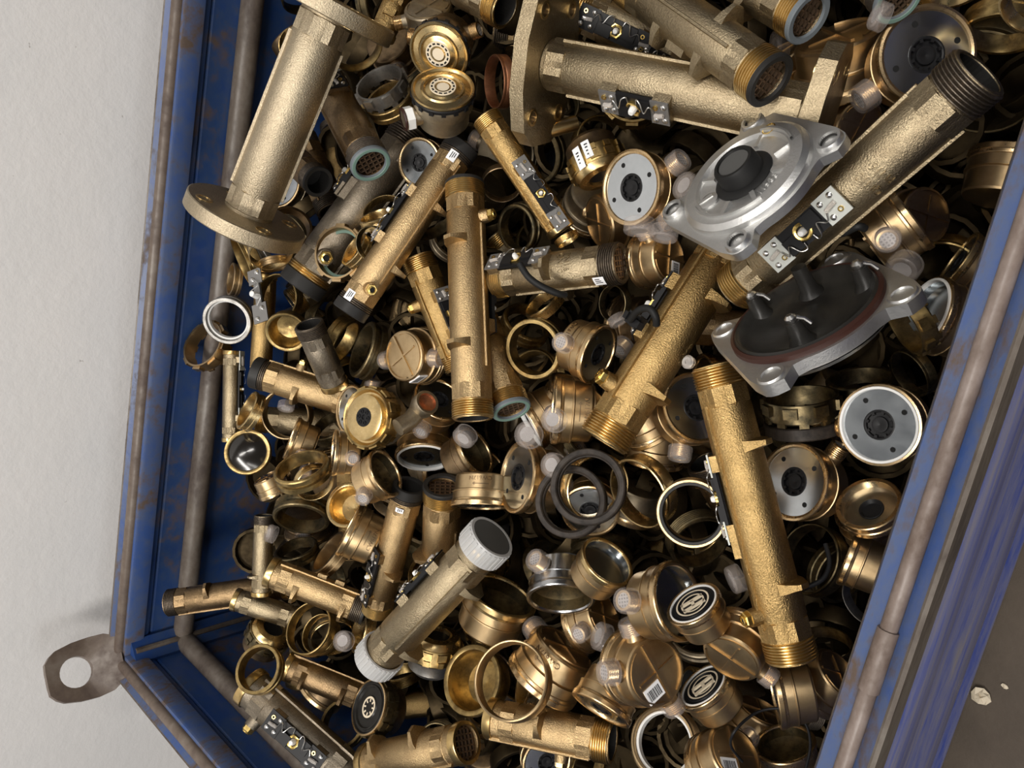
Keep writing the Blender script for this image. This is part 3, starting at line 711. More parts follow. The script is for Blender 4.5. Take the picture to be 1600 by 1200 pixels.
def ring(label, x, y, R, k, th, h=0.0, style='thin', mat='bright_brass', spin=0, anchor=0.0, extra=None, group=None):
    h += LIFT.get(label, 0)
    M, r = frame(x, y, k, th, spin, h, anchor, R)
    grp = group or {'rubber': 'dark rubber rings', 'bowl': 'open brass cups'}.get(style, 'loose brass rings in the heap')
    root = thing(RNAME[style], M @ Sc(r), label, {'bowl': 'cup'}.get(style, 'ring'), grp)
    obj('band', cached('r' + style, 'band', mat, RINGF[style], 32), root)
    if extra == 'white': obj('liner', cached('rlin', 'liner', 'white_plastic', lambda b: b.lathe([(.85, -.16), (.82, -.13), (.77, -.16), (.77, -.36), (.84, -.40)], 44)), root)
    if extra == 'gasket': obj('seal', cached('rgas', 'seal', 'gasket_hole_dark', lambda b: b.lathe([(.93, -.02), (.90, .012), (.82, .0), (.80, -.12), (.85, -.2)], 44)), root)
    if extra == 'green': obj('seal', cached('rgrn', 'seal', 'gasket_green', lambda b: b.lathe([(.90, -.30), (.86, -.28), (.76, -.3), (.76, -.36)], 44)), root)
    if extra == 'lens': obj('lens', cached('rlens', 'lens', 'dark_glass', lambda b: b.lathe([(.86, -.10), (.7, -.03), (.45, .06), (.2, .10), (0, .11)], 40)), root)
    if extra == 'face':
        obj('face_plate', cached('rface', 'face_plate', 'zinc_plate', lambda b: b.lathe([(.84, -.30), (.36, -.32)], 40)), root); obj('hub', cached('rhub', 'hub', 'black_plastic', lambda b: b.lathe([(.38, -.30), (.36, -.29), (.28, -.4), (0, -.4)], 24)), root)
    return root
def loose_cap(label, x, y, R, k, th, h=0.0, mk='clear_cap'):
    h += LIFT.get(label, 0)
    M, r = frame(x, y, k, th, 0, h, 0, R); root = thing('thread_protector', M @ Sc(r), label, 'protector cap', 'loose translucent thread protectors')
    obj('shell', cached(('lcap', mk), 'shell', mk, lambda b: b.lathe([(.84, -.9), (.97, -.9), (1, -.86), (1, -.12), (.9, 0), (.62, .02), (.5, -.06), (0, -.06), (0, -.1), (.75, -.1), (.84, -.2)], 32), 40), root)
    obj('strainer', cached('lcapg', 'strainer', 'grid_print', lambda b: b.disc(.55, -.13, 24), 0), root)
    return root

# ------------------------------------------------------------------ the place: wall, floor
RIM = 0.68                                   # height of the container's rim
def structure(name, me):
    o = obj(name, me); o['kind'] = 'structure'; return o
b_ = MB(); b_.box(-4, 4, 1.19, 1.35, 0, 2.05); structure('wall_back', b_.mesh('wall_back', 'plaster', 0))
b_ = MB(); b_.box(-4, 4, -5.5, 1.19, -0.1, 0.0); structure('floor', b_.mesh('floor', 'concrete', 0))

# ------------------------------------------------------------------ the blue steel container
X0, X1, Y0, Y1 = -0.795, 0.64, 0.083, 1.075       # inside faces of its walls
bin_ = thing('steel_container', Tr((X0 + X1) / 2, (Y0 + Y1) / 2, 0.0), 'rusty blue steel scrap container heaped with brass fittings, standing against the white wall', 'container')
BI = bin_.matrix_world.inverted()
def sweep(prof, closed=False, sides=(0, 1, 2, 3)):
    """profile of (outward offset, height below rim) carried round the four walls"""
    b_ = MB()
    for s in sides:
        cs = [((X0, Y0), (X1, Y0), (-1, -1), (1, -1)), ((X1, Y0), (X1, Y1), (1, -1), (1, 1)), ((X1, Y1), (X0, Y1), (1, 1), (-1, 1)), ((X0, Y1), (X0, Y0), (-1, 1), (-1, -1))][s]
        vs = []; n_ = 14
        for o, z in prof:
            for i in range(n_ + 1):
                t = i / n_; ax, ay = cs[0][0] + o * cs[2][0], cs[0][1] + o * cs[2][1]; bx, by = cs[1][0] + o * cs[3][0], cs[1][1] + o * cs[3][1]
                vs.append((ax + (bx - ax) * t, ay + (by - ay) * t, RIM + z))
        k = len(prof); fs = []
        for j in range(k if closed else k - 1):
            for i in range(n_): fs.append((j * (n_ + 1) + i, j * (n_ + 1) + i + 1, (j + 1) % k * (n_ + 1) + i + 1, (j + 1) % k * (n_ + 1) + i))
        b_.add(vs, fs)
    b_.v = [tuple(BI @ Vector(p)) for p in b_.v]
    return b_
def circ(o, z, r, n=14, a0=0, a1=360): return [(o + r * math.cos(math.radians(a0 + (a1 - a0) * i / n)), z + r * math.sin(math.radians(a0 + (a1 - a0) * i / n))) for i in range(n + (0 if a1 - a0 == 360 else 1))]
obj('rim_lip', sweep([(-.0075, -.036), (-.0088, -.030), (-.0088, -.011), (-.0075, -.008), (.004, -.004)]).mesh('rim_lip', 'worn_blue_paint', 40), bin_)
obj('rim_bar', sweep(circ(.0078, -.0035, .0054), True, (0,)).mesh('rim_bar', 'rusty_steel', 50), bin_)
obj('rim_bar', sweep(circ(.0050, -.0055, .0090), True, (1, 2, 3)).mesh('rim_bar', 'rusty_lug', 50), bin_)
obj('rim_channel', sweep([(.0115, -.006), (.0215, .004), (.0225, .002), (.0225, -.040), (.020, -.046)]).mesh('rim_channel', 'worn_blue_paint', 40), bin_)
obj('rim_edge', sweep([(.0215, .004), (.0230, .0055), (.0255, .004), (.0255, -.038), (.0225, -.040)]).mesh('rim_edge', 'rusty_bar', 40), bin_)
names = ('front_panel', 'side_panel', 'back_panel', 'side_panel')
for s in range(4):
    obj(names[s], sweep([(.020, -.046), (.016, -.053), (.0165, -.060), (.024, -.070), (.024, -.17), (.016, -.195), (.016, -.315), (.024, -.34), (.024, -.46), (.016, -.485), (.016, -.575), (.025, -.59), (.025, -.615), (.02, -.62), (.004, -.62), (.004, -.60), (0, -.052), (.004, -.049), (-.001, -.046), (-.006, -.030), (-.004, -.020)], sides=(s,)).mesh(names[s], 'rubbed_blue_paint' if s == 0 else 'blue_paint', 40), bin_)
obj('inner_rail', sweep(circ(-.010, -.100, .0155), True).mesh('inner_rail', 'rusty_bar', 50), bin_)
b_ = MB(); b_.box(X0, X1, Y0, Y1, RIM - .60, RIM - .585, BI); obj('base_plate', b_.mesh('base_plate', 'rusty_bar', 0), bin_)
for sx in (X0 + .06, X1 - .06):
    for sy in (Y0 + .05, Y1 - .05):
        b_ = MB(); b_.box(sx - .05, sx + .05, sy - .05, sy + .05, 0.0, RIM - .60, BI); obj('foot', b_.mesh('foot', 'rusty_bar', 0), bin_)
# inner corner posts, with a weld bead
for cx, cy, a in ((X0, Y1, 0), (X1, Y1, -90), (X0, Y0, 90), (X1, Y0, 180)):
    b_ = MB(); T = BI @ Tr(cx, cy, 0) @ Rz(a)
    b_.prism([(0, 0), (0, -.030), (.006, -.032), (.032, -.006), (.030, 0)], RIM - .58, RIM - .016, T); obj('corner_post', b_.mesh('corner_post', 'blue_paint', 30), bin_)
    b_ = MB(); b_.tube([(.018, -.018, RIM - .58), (.018, -.018, RIM - .02)], .005, 8, T); obj('weld_bead', b_.mesh('weld_bead', 'rusty_bar', 40), bin_)
# lifting lug at the corner by the wall: a bent plate with a round hole, standing above the rim
def lug(cx, cy, ang):
    b_ = MB(); out = []
    W_, H_ = .047, .098
    outline = [(-.040, 0), (-.047, .020), (-.045, .055), (-.038, .085), (-.022, .098), (.022, .098), (.038, .085), (.045, .055), (.047, .020), (.040, 0)]
    hole = [(.0235 * math.cos(math.radians(a)), .057 + .0235 * math.sin(math.radians(a))) for a in range(0, 360, 15)]
    # outline resampled to the hole's bearings
    ring_ = []
    for a in range(0, 360, 15):
        dx, dy = math.cos(math.radians(a)), math.sin(math.radians(a)); best = 1
        for i in range(len(outline)):
            (x1, y1), (x2, y2) = outline[i], outline[(i + 1) % len(outline)]; ex, ey = x2 - x1, y2 - y1; det = dx * -ey + dy * ex
            if abs(det) < 1e-9: continue
            t = (x1 * -ey + (y1 - .057) * ex) / det; u = (dx * (y1 - .057) - dy * x1) / det
            if t > 0 and -1e-6 <= u <= 1 + 1e-6: best = t if best == 1 else min(best, t)
        ring_.append((dx * best, .057 + dy * best))
    n_ = len(hole); th = .009; vs = []; fs = []
    bend = lambda y: -.030 * max(0, (.022 - y) / .022) ** 1.3         # foot of the plate bends in towards the container
    for z in (0, th):
        for x, y in ring_ + hole: vs.append((x, bend(y) + z, y))
    for i in range(n_):
        j = (i + 1) % n_
        fs += [(i, j, n_ + j, n_ + i), (2 * n_ + i, 3 * n_ + i, 3 * n_ + j, 2 * n_ + j), (i, 2 * n_ + i, 2 * n_ + j, j), (n_ + i, n_ + j, 3 * n_ + j, 3 * n_ + i)]
    b_.add(vs, fs, BI @ Tr(cx, cy, RIM - .004) @ Rz(ang)); o = obj('lifting_lug', b_.mesh('lifting_lug', 'rusty_lug', 35), bin_); o['label'] = 'rusty lifting lug with a round hole'
lug(X0 - .010, Y1 + .014, 42)
lug(X1 + .010, Y1 + .014, -42)
b_ = MB(); b_.tube([(-.020, 0, 0), (-.006, 0, .001), (.010, 0, .001), (.022, 0, 0)], .0066, 12, BI @ Tr(-.225, Y0 - .0078, RIM - .0035)); obj('rim_sleeve', b_.mesh('rim_sleeve', 'rusty_steel', 40), bin_)

# crumbs of plaster on the floor
for i, (x, y, r) in enumerate(((1534, 1086, .011), (1570, 1072, .004))):
    t_ = -CAM.z / ray(x, y).z; p = CAM + ray(x, y) * t_
    rr = random.Random(i); b_ = MB()
    vs = []; fs = []
    for j in range(5):
        for q in range(8):
            a = math.pi * j / 4; g = r * (.7 + .5 * rr.random()); vs.append((g * math.sin(a) * math.cos(q * .785), g * math.sin(a) * math.sin(q * .785), g * .6 * (1 - math.cos(a)) / 1.2))
    for j in range(4):
        for q in range(8): fs.append((j * 8 + q, (j + 1) * 8 + q, (j + 1) * 8 + (q + 1) % 8, j * 8 + (q + 1) % 8))
    b_.add(vs, fs); o = obj('plaster_crumb', b_.mesh('plaster_crumb', 'cream_plastic', 0), None, Tr(p.x, p.y, 0.0))
    tag(o, ('larger pale plaster crumb on the concrete floor', 'tiny white plaster crumb on the concrete floor')[i], 'crumb')

# ------------------------------------------------------------------ big flanged pipes
pipe('long pale pipe with round flanges at both ends leaning on the back wall', (512, 22), (388, 332), 82, -.30, .12, 'pale_brass', 'plain', 'plain',
     [('flange', 0, 20, 'round', 99, 24), ('flange', 1, 20, 'round', 97, 24), ('seam', .13, 80, .88), ('seam', .13, -82, .88)], 'big flanged pipes', name='flanged_pipe', cat='flanged pipe')
pipe('thick olive pipe with an eight-sided bolt flange and a black circuit on its flank', (862, 100), (1265, 180), 88, .40, .045, 'olive_brass', 'plain', 'plain',
     [('flange', 0, 8, 'octagon', 133, 26, .80), ('flange', 1, 8, 'octagon', 100, 26, .8), ('seam', .06, -62, .9), ('seam', .1, 80, .95), ('pcb', .41, 48, 58, 'grey')], 'big flanged pipes', name='flanged_pipe', cat='flanged pipe')

# ------------------------------------------------------------------ flow-meter pipes
G = 'golden_brass'; C_ = 'cast_brass'
pipe('upright brass pipe in the middle with bare threads and two side ribs', (726, 288), (739, 655), 64, .22, .055, C_, 'thread+gasket', 'thread',
     [('rib', .27, 40), ('rib', .705, 40), ('seam', .2, -48, .8), ('nip', .165, -62), ('pcb', .53, -118, 44, 'black')])
pipe('slanting brass pipe with black end rings, price stickers and a hex nut', (722, 228), (546, 488), 56, .0, .05, C_, 'dark+band', 'dark+band',
     [('sticker', .085, 8), ('sticker', .925, 30), ('seam', .1, -32, .8), ('nip', .845, -12), ('rib', .70, -78), ('rib', .33, -80), ('pcb', .47, 88, 55, 'grey')])
pipe('large brass pipe under the silver cover with long bare thread', (1150, 362), (942, 690), 82, .05, .062, G, 'thread', 'thread',
     [('seam', .0, 38, .84), ('rib', .30, -62), ('rib', .74, -55), ('nip', .79, 68), ('pcb', .43, 98, 58, 'black')])
pipe('wide dull pipe at right with white circuit boards and embossed letters', (1532, 112), (1150, 452), 92, -.58, .035, 'olive_brass', 'dark', 'thread',
     [('pcb', .61, -2, 78, 'white'), ('seam', .12, 74, .9), ('seam', .12, -78, .9), ('text', .33, -22, 'PN16'), ('text', .38, -22, 'QN10')])
pipe('thick pipe at the top with a seam and a brown mesh in its mouth', (985, -28), (1203, 126), 80, .55, .085, 'olive_brass', 'thread', 'thread+gasket+grid',
     [('seam', .0, -6, .8), ('rib', .66, -78), ('rib', .66, 86), ('rib', .36, 86), ('pad', .5, 95, .5)])
pipe('pipe cut by the top edge with a rusty mesh in its grey-rimmed mouth', (1130, -52), (1262, 28), 78, .58, .08, 'olive_brass', 'thread', 'thread+blue+grid', [('rib', .45, 80)])
pipe('pipe at the top edge with dark open mouth beside the eight-sided flange', (688, -38), (790, 14), 62, .45, .03, 'olive_brass', 'thread', 'thread', [])
pipe('lying pipe in the centre with dark threads and a white sticker', (775, 436), (972, 411), 64, .55, .02, 'olive_brass', 'thread', 'dark+grid',
     [('pcb', .27, -48, 55, 'grey'), ('seam', .2, 66, .85), ('rib', .56, 100), ('rib', .5, -20), ('sticker', .88, 42, .28), ('text', .66, -25, 'PN16'), ('text', .61, -25, 'QN10')])
pipe('thin golden pipe with a black circuit below the eight-sided flange', (758, 182), (878, 362), 46, -.05, .03, G, 'thread', 'flat', [('pcb', .70, -12, 62, 'grey'), ('seam', .15, 55, .95)])
pipe('golden pipe half hidden left of the upright pipe', (652, 402), (722, 575), 54, .0, .005, G, 'thread', 'thread', [('pcb', .55, -30, 40, 'grey'), ('nip', .38, 92), ('seam', .2, 40, .9)])
pipe('pipe beside the upright one with a green-ringed mesh mouth', (750, 500), (799, 640), 60, .5, .025, C_, 'thread', 'thread+green+grid', [('text', .45, -15, 'DN25')])
pipe('dark bronze pipe with a pale green ring round its mesh mouth', (510, 128), (579, 256), 62, .55, .03, 'dark_bronze', 'dark', 'dark+green+grid', [('pcb', .12, -20, 42, 'black'), ('seam', .25, 60, .9)])
pipe('grey bronze pipe with black collar leaning behind the slanting pipe', (648, 205), (470, 448), 72, .0, -.005, 'grey_bronze', 'dark', 'thread+band', [('pad', .45, 75, .5), ('pcb', .38, 95, 36, 'black'), ('nip', .8, -5), ('seam', .1, -60, .9)])
pipe('short brass pipe lying beside the left castle meter', (399, 582), (566, 634), 50, .0, .03, C_, 'dark+band', 'thread', [('rib', .42, 48), ('nip', .38, -88), ('seam', .1, -75, .95)])
pipe('narrow golden pipe standing at the left edge of the heap', (416, 430), (406, 600), 34, .0, -.005, G, 'flat', 'flat', [])
pipe('short grey pipe stub with open worn thread at left', (482, 506), (524, 604), 46, -.5, .02, 'grey_bronze', 'dark', 'flat', [])
pipe('long golden pipe standing at the right with hex nut near its lower thread', (1118, 570), (1238, 1030), 80, .08, .075, G, 'thread', 'thread',
     [('seam', .13, 52, .88), ('rib', .285, -55), ('rib', .755, -50), ('nip', .835, 62), ('pcb', .44, 92, 70, 'white'), ('pad', .6, 92, .5)])
pipe('pipe with an open black-ringed mouth behind the mesh-mouthed pipe', (640, 760), (588, 955), 50, -.42, .005, C_, 'dark+band', 'thread', [('pcb', .68, 55, 52, 'black'), ('rib', .62, -30), ('sticker', .12, 12, .15)])
pipe('standing pipe with a black square mesh in its mouth', (692, 760), (686, 900), 60, -.55, .02, C_, 'thread+gasket+grid', 'flat', [('rib', .72, 70), ('seam', .4, -50, .95)])
pipe('dull pipe closed by ribbed translucent caps at both ends', (760, 848), (592, 1026), 70, -.42, .075, 'olive_brass', 'flat+plug', 'flat+plug', [('pcb', .43, 88, 52, 'black'), ('seam', .12, -18, .78), ('rib', .25, -85), ('rib', .8, -85)])
pipe('bronze pipe reaching out over the container corner', (262, 942), (452, 915), 42, .0, .05, 'dark_bronze', 'dark', 'flat', [('rib', .36, -35), ('seam', .1, 75, .6)])
pipe('short sandy pipe pointing into the corner below the bronze pipe', (366, 936), (468, 968), 36, .0, .03, 'olive_brass', 'flat', 'flat', [])
pipe('sandy brass pipe with two ribs above the twin gold rings', (420, 893), (572, 952), 48, .0, .035, C_, 'flat', 'dark+gasket', [('rib', .32, 55), ('rib', .8, 55), ('pad', .5, -80), ('pad', .68, -80), ('seam', .1, -45, .9)])
pipe('pale slim pipe standing at the lower left heap edge', (413, 805), (408, 930), 31, .0, .01, 'olive_brass', 'dark', 'flat', [('rib', .75, 60)])
pipe('long grey pipe at the bottom left with black circuit boards', (388, 1070), (560, 1225), 64, .28, .065, 'grey_bronze', 'flat', 'flat', [('pcb', .53, 25, 55, 'black'), ('seam', .1, -45, .98), ('nip', .2, 95)])
pipe('brown pipe with two saddle ribs beside the grey bottom pipe', (446, 1040), (575, 1092), 44, .0, .02, 'dark_bronze', 'flat', 'flat', [('rib', .25, 40), ('rib', .72, 40), ('seam', .05, -60, .95)])
pipe('bottom edge pipe with bright rim and black mesh mouth', (574, 1192), (730, 1160), 62, .58, .055, C_, 'flat', 'flat+grid', [('rib', .2, -50), ('rib', .62, -50), ('seam', .1, 60, .9)])
pipe('bottom edge brass pipe with gold thread and open black mouth', (765, 1122), (958, 1160), 64, .38, .04, C_, 'flat', 'thread', [('rib', .46, -10), ('nip', .62, 98), ('seam', .05, 70, .85)])
pipe('half hidden pipe at the top carrying a black circuit cluster', (895, 10), (1075, 95), 66, .0, .0, 'olive_brass', 'thread', 'thread', [('pcb', .40, 8, 62, 'black'), ('pcb', .78, 30, 34, 'grey')])
pipe('small dark pipe end facing out behind the flanged pipe', (462, 252), (497, 284), 48, .72, -.005, 'dark_bronze', 'dark', 'dark+gasket', [])
pipe('pipe flat against the rail carrying a small white board', (363, 548), (361, 690), 28, .0, .015, 'olive_brass', 'flat', 'flat', [('pcb', .42, -60, 58, 'white')])
pipe('brass pipe piece at the top left behind the dial meters', (630, -20), (596, 58), 42, .0, .0, G, 'flat', 'flat', [('pad', .6, 10)])
pipe('pipe at the top right edge with a green-ringed mesh mouth', (1352, -52), (1403, 0), 74, .66, .05, 'olive_brass', 'dark', 'dark+green+grid', [])
pipe('dark pipe lying crosswise below the flanged pipe', (470, 215), (520, 330), 50, .2, -.02, 'dark_bronze', 'dark', 'dark', [('seam', .1, 30, .9)])

# ------------------------------------------------------------------ round meters with zinc faces
meter('brass meter with zinc face and three clear caps below the thick flanged pipe', 984, 293, 59, .76, 184, [(-42, ), (55, )], .035, text=None)
meter('large bluish-faced meter at the upper right behind the wide pipe', 1450, 84, 76, .88, -35, [(140, )], .03)
meter('zinc-faced meter peeping out behind the slanting pipe', 654, 254, 38, .86, 180, [], .005)
meter('lettered meter tilted right with a narrow zinc face in the centre', 937, 555, 49, .48, 22, [(195, )], .035, text=-25)
meter('zinc-faced meter with a gridded clear cap left of the long golden pipe', 1090, 636, 58, .86, -30, [(98, )], .015)
meter('bright zinc-faced meter half covered by the long golden pipe', 1238, 752, 62, .80, 190, [(-52, 'bare')], .025)
meter('dark blue-faced meter with a white liner near the front rim', 1372, 664, 65, .925, 172, [(175, 'bare')], .03, liner=True)
meter('meter turned left with an oval zinc face above the rubber rings', 806, 745, 57, .47, 188, [(10, )], .03)
meter('bright zinc face deep inside the two rubber rings', 922, 800, 46, .85, 100, [], -.045)
meter('white-lined meter face behind the two open pipe mouths', 663, 716, 46, .46, 92, [], .0, liner=True)
meter('lettered meter beside the hex nut of the large brass pipe', 893, 642, 54, .08, 184, [], .03, text=0, anchor=-.55, spin=90)
meter('brass meter lying on its face with an arrow mark above the milky cap', 750, 768, 45, .12, 92, [], .02, text=0, anchor=-.55, spin=90)
meter('meter with ribbed back and barcode left of the upright pipe', 630, 556, 47, -.72, 0, [(170, ), (5, )], .035, barcode=70, spin=65)
meter('meter body behind the three-capped meter', 935, 348, 50, -.45, -15, [(200, 'bare')], .0)
meter('large brass dome with polished rim below the top pipes', 1308, 55, 76, -.28, 72, [], .02)
meter('brass meter lying on its side under the white circuit boards', 1392, 356, 62, .02, -38, [(90, )], .01, anchor=-.55, ribs=True)
meter('brass meter back in shadow close to the front rim', 1450, 335, 52, -.7, 160, [], -.02)
meter('meter with a white inner ring behind the black dished cover', 1446, 490, 62, .48, 200, [(-105, )], .012, liner=True, face='mirror')
meter('small meter on its side with a polished left rim', 540, 708, 36, .1, 184, [(60, )], .02, anchor=-.55)
meter('open meter shell with black inside beside the white-lined face', 604, 738, 40, .5, -28, [(115, )], .01, face='open')
meter('meter with gridded cap facing out beside the dark glass-domed cup', 472, 690, 34, .05, 200, [(100, )], .01, anchor=-.55, spin=100)
meter('lettered meter above the upright circuit board at lower left', 565, 836, 44, .06, 205, [(-95, )], .025, text=0, anchor=-.552, spin=110)
meter('meter hidden behind the castle meter with a clear cap on top', 546, 640, 40, .55, 185, [(-75, )], .02)
meter('lettered meter with a large milky cap above the twin gold rings', 884, 1012, 62, -.32, 128, [(232, ), (-20, )], .035, text=15, spin=200)
meter('mirror-faced meter with gridded cap beside the bar-dial meter', 1062, 938, 62, .60, -8, [(186, )], .03, face='mirror')
meter('threaded meter with a cream bar in its black dial', 1082, 942, 46, .55, -122, [], .075, face='bar', rim='copper_rim', spin=-30)
meter('meter on its face with ribbed back, barcode and two clear caps', 1026, 1050, 63, -.80, 195, [(-108, ), (56, ), (176, )], .055, barcode='back', spin=62)
meter('pale meter back with crossed ribs beside the long pipe end', 1142, 1030, 54, -.62, -60, [(40, )], .045, spin=35)
meter('threaded meter with dark bar dial under the crossed-rib meter', 1098, 1070, 46, .50, -128, [], .02, face='bar', spin=-35)
meter('meter at the bottom edge with barcode and a domed clear cap', 1150, 1178, 56, -.70, 150, [(-42, )], .03, barcode='back', spin=80)
meter('brass meter back left of the zinc-faced meter with gridded cap', 1024, 700, 46, -.22, 100, [(-100, )], .0)
meter('polished meter on its side poking out under the front rim', 1348, 880, 46, .04, 205, [], .01, anchor=-.55)
meter('open threaded meter lying above the chrome meter', 950, 876, 46, .62, -48, [], .035, face='mirror', rim='bright_brass')
meter('open meter shell with gold rim below the milky-capped pipe', 785, 928, 58, .46, -65, [], .02, face='open', rim='bright_brass')
meter('chrome meter with clear caps lying face down', 876, 938, 54, .42, 92, [(212, ), (-15, )], .055, mat='chrome', rim='chrome', face='open')
meter('meter back peeping out between flange and wide pipe', 1344, 196, 46, -.8, 200, [], -.005)
meter('zinc-faced meter at the bottom edge under the brass pipe', 855, 1192, 40, .85, 60, [], .0)
meter('dark zinc face behind the upright pipe', 688, 622, 42, .7, -60, [(120, )], -.005)
meter('brass meter with barcode between lying pipe and large pipe', 1046, 402, 46, -.6, 170, [(-120, )], .0, barcode='back', spin=20)
meter('brass meter in the shade below the long golden pipe', 1238, 1082, 52, .1, 175, [], .01, anchor=-.55)
meter('barcoded meter back between chrome meter and gridded cap', 944, 962, 46, -.55, 160, [(140, )], .0, barcode=60)
meter('meter dome at the top edge beside the dial meters', 668, 10, 44, -.45, 80, [(170, 'bare')], .01, mat='meter_olive')
meter('meter with threaded stub against the front rim', 1520, 420, 50, .2, 210, [(130, 'bare')], -.005, rim='bright_brass')
meter('meter under the pipe mouths with a round clear cap', 838, 655, 46, .12, 150, [(110, ), (10, )], .0, liner=True, anchor=-.3)
meter('meter in shadow at lower right of the blue-faced meter', 1352, 800, 46, .7, -100, [], -.02)
meter('meter shell in the dark beside the rubber rings', 745, 704, 42, .5, -30, [], -.02, face='open', mat='meter_dark')
meter('pale meter back at the front rim with a white liner', 1312, 1052, 50, -.5, 150, [], .0, liner=True)
meter('brass meter behind the threaded stub at left of the long pipe', 1000, 640, 44, -.3, 60, [(-10, )], -.01)
meter('small brass meter at the left heap edge below the glass-domed cup', 424, 758, 26, -.2, 60, [], .0)
meter('meter edge below the ribbed-back meter', 950, 1085, 50, .2, 120, [], .01)
meter('brass meter right of the barcode cap at the bottom', 1225, 1160, 48, .6, -100, [], -.01, face='open')
meter('brass meter deep under the crossed-rib meter', 1190, 1110, 46, -.4, 120, [], -.02)
meter('meter body with capped stub at the top edge right of the flange', 1215, 85, 44, -.3, 60, [(170, )], .0)

# ------------------------------------------------------------------ meters with collars, golden dials
castle('castle-collared meter with flat gold face and seven-hole hub', 571, 652, 50, .74, 186, .06, 'tarnished_brass', 'gold', body='meter_olive')
castle('castle-collared meter with torn white stickers and dark lower bore', 938, 268, 48, .42, 66, .045, 'tarnished_brass', 'dome', stickers=[(195, -.30, .9), (230, -.42, .7)], body='meter_dark')
castle('castle-collared grey meter under the milky-capped pipe', 682, 1000, 44, .45, -80, .02, 'tarnished_brass', 'dome', body='grey_metal')
castle('oily dark meter with black face and copper ring', 577, 1105, 44, .60, 190, .05, 'black_brass', 'black', body='meter_dark')
castle('dark collared meter lying left of the twin gold rings', 424, 986, 36, .66, -60, .04, 'black_brass', 'dome', body='meter_dark')
golden('upper gold-dialled meter with a ring of slots', 685, 84, 48, .86, 130, .05, [(-20, 'bare'), (190, 'bare')], 'meter_dark')
golden('lower gold-dialled meter with a white-tagged hex fitting', 692, 137, 50, .62, -90, .075, [(168, 'hex')], 'meter_olive')
# copper-coloured open elbow soldered beside the castle meter
M, r = frame(668, 628, .8, -40, 0, .04, 0, 20); t_ = thing('pipe_elbow', M @ Sc(r), 'dull elbow fitting with copper-red mouth right of the castle meter', 'fitting')
obj('socket', cached('elb', 'socket', 'meter_olive', lambda b: (b.lathe([(.75, .0), (.95, .02), (1, -.08), (.98, -1.0), (.7, -1.8), (0, -2)], 28), b.tube([(0, 0, -1.2), (-.9, -.9, -1.6), (-2.0, -1.4, -1.8)], .7, 14)), 40), t_)
obj('mouth', cached('elbm', 'mouth', 'copper', lambda b: b.lathe([(.78, .0), (.74, -.3), (0, -.5)], 24), 40), t_)

# ------------------------------------------------------------------ rings and cups
B_, TB, KB = 'bright_brass', 'tarnished_brass', 'black_brass'
ring('thin gold ring peeking out behind the round flange', 557, 72, 43, .85, 60, .0, 'thin', TB)
ring('thin gold ring left of the flanged pipe top', 458, 74, 28, .8, 180, .0, 'thin', TB)
ring('notched grey ring above the green-mouthed pipe', 592, 128, 42, .5, -118, .035, 'castle', 'grey_metal')
ring('brass ring under the notched grey ring', 606, 152, 40, .5, -118, .01, 'wide', TB)
ring('dark bronze ring right of the lower round flange', 455, 352, 34, .85, -60, .01, 'wide', 'meter_dark')
ring('brass ring with small ears holding a golden cup', 527, 394, 44, .82, 200, .03, 'castle', 'meter_brass', extra='green')
ring('golden cup lying inside the eared ring', 552, 388, 30, .3, 215, .01, 'wide', B_)
ring('gold ring behind the slanting pipe circuit', 602, 334, 36, .8, -110, .0, 'thin', B_)
ring('flat golden collar beside the slanting pipe circuit', 588, 336, 30, .25, 250, .015, 'wide', B_)
ring('thin dark green ring below the slanting pipe circuit', 577, 380, 27, .8, 180, .035, 'thin', KB)
ring('ring on edge leaning against the back wall', 378, 408, 44, .15, 160, .02, 'thin', TB)
ring('second ring on edge behind the leaning ring', 392, 402, 38, .25, 150, .005, 'wide', 'grey_metal')
ring('brass collar at the foot of the leaning rings', 360, 436, 26, .2, 190, -.005, 'wide', 'meter_brass')
ring('grey ring with white liner resting by the back rail', 354, 502, 38, .9, 140, .035, 'wide', 'grey_metal', extra='white')
ring('notched brass castle ring nearest the back rail', 316, 537, 40, .62, 210, .05, 'castle', 'meter_brass')
ring('thin oval ring left of the grey bronze pipe', 431, 466, 39, .78, 190, .015, 'thin', TB)
ring('small dark cup beside the grey pipe stub', 447, 520, 33, .88, 120, .02, 'bowl', TB)
ring('gold half ring below the round flange', 424, 398, 34, .7, 80, -.005, 'thin', B_)
ring('golden collar below the round flange', 430, 418, 24, .3, 80, -.01, 'wide', G if False else 'meter_brass')
ring('dark oily ring on edge right of the grey pipe stub', 565, 545, 46, .3, 200, .01, 'grooved', KB)
ring('dark ring between slanting pipe and grey pipe stub', 540, 535, 40, .35, 30, -.01, 'wide', TB)
ring('dark green ring under the thin golden pipe', 806, 357, 38, .75, 170, .0, 'grooved', KB)
ring('brown ring left of the thin golden pipe', 784, 290, 31, .85, 90, -.005, 'thin', 'meter_dark')
ring('wide golden ring right of the upright pipe', 832, 546, 48, .88, 160, .025, 'wide', TB)
ring('thin black ring below the lying pipe mouth', 956, 474, 29, .72, 180, .01, 'thin', KB)
ring('golden threaded collar under the black cable', 846, 470, 34, .35, 230, .0, 'thread', B_)
ring('threaded golden nipple below the thin golden pipe', 888, 378, 20, .2, 60, .02, 'thread', B_)
ring('shiny golden cup tilted on the rail at left', 385, 640, 32, .25, 205, .03, 'wide', B_)
ring('thin golden hoop below the short brass pipe', 445, 648, 40, .9, 160, .03, 'thin', 'meter_brass')
ring('gold-rimmed cup with dark glassy dome', 386, 706, 36, .96, 200, .04, 'bowl', TB, extra='lens')
ring('large oily ring tilted up at the lower left', 470, 728, 44, .52, -112, .045, 'grooved', TB)
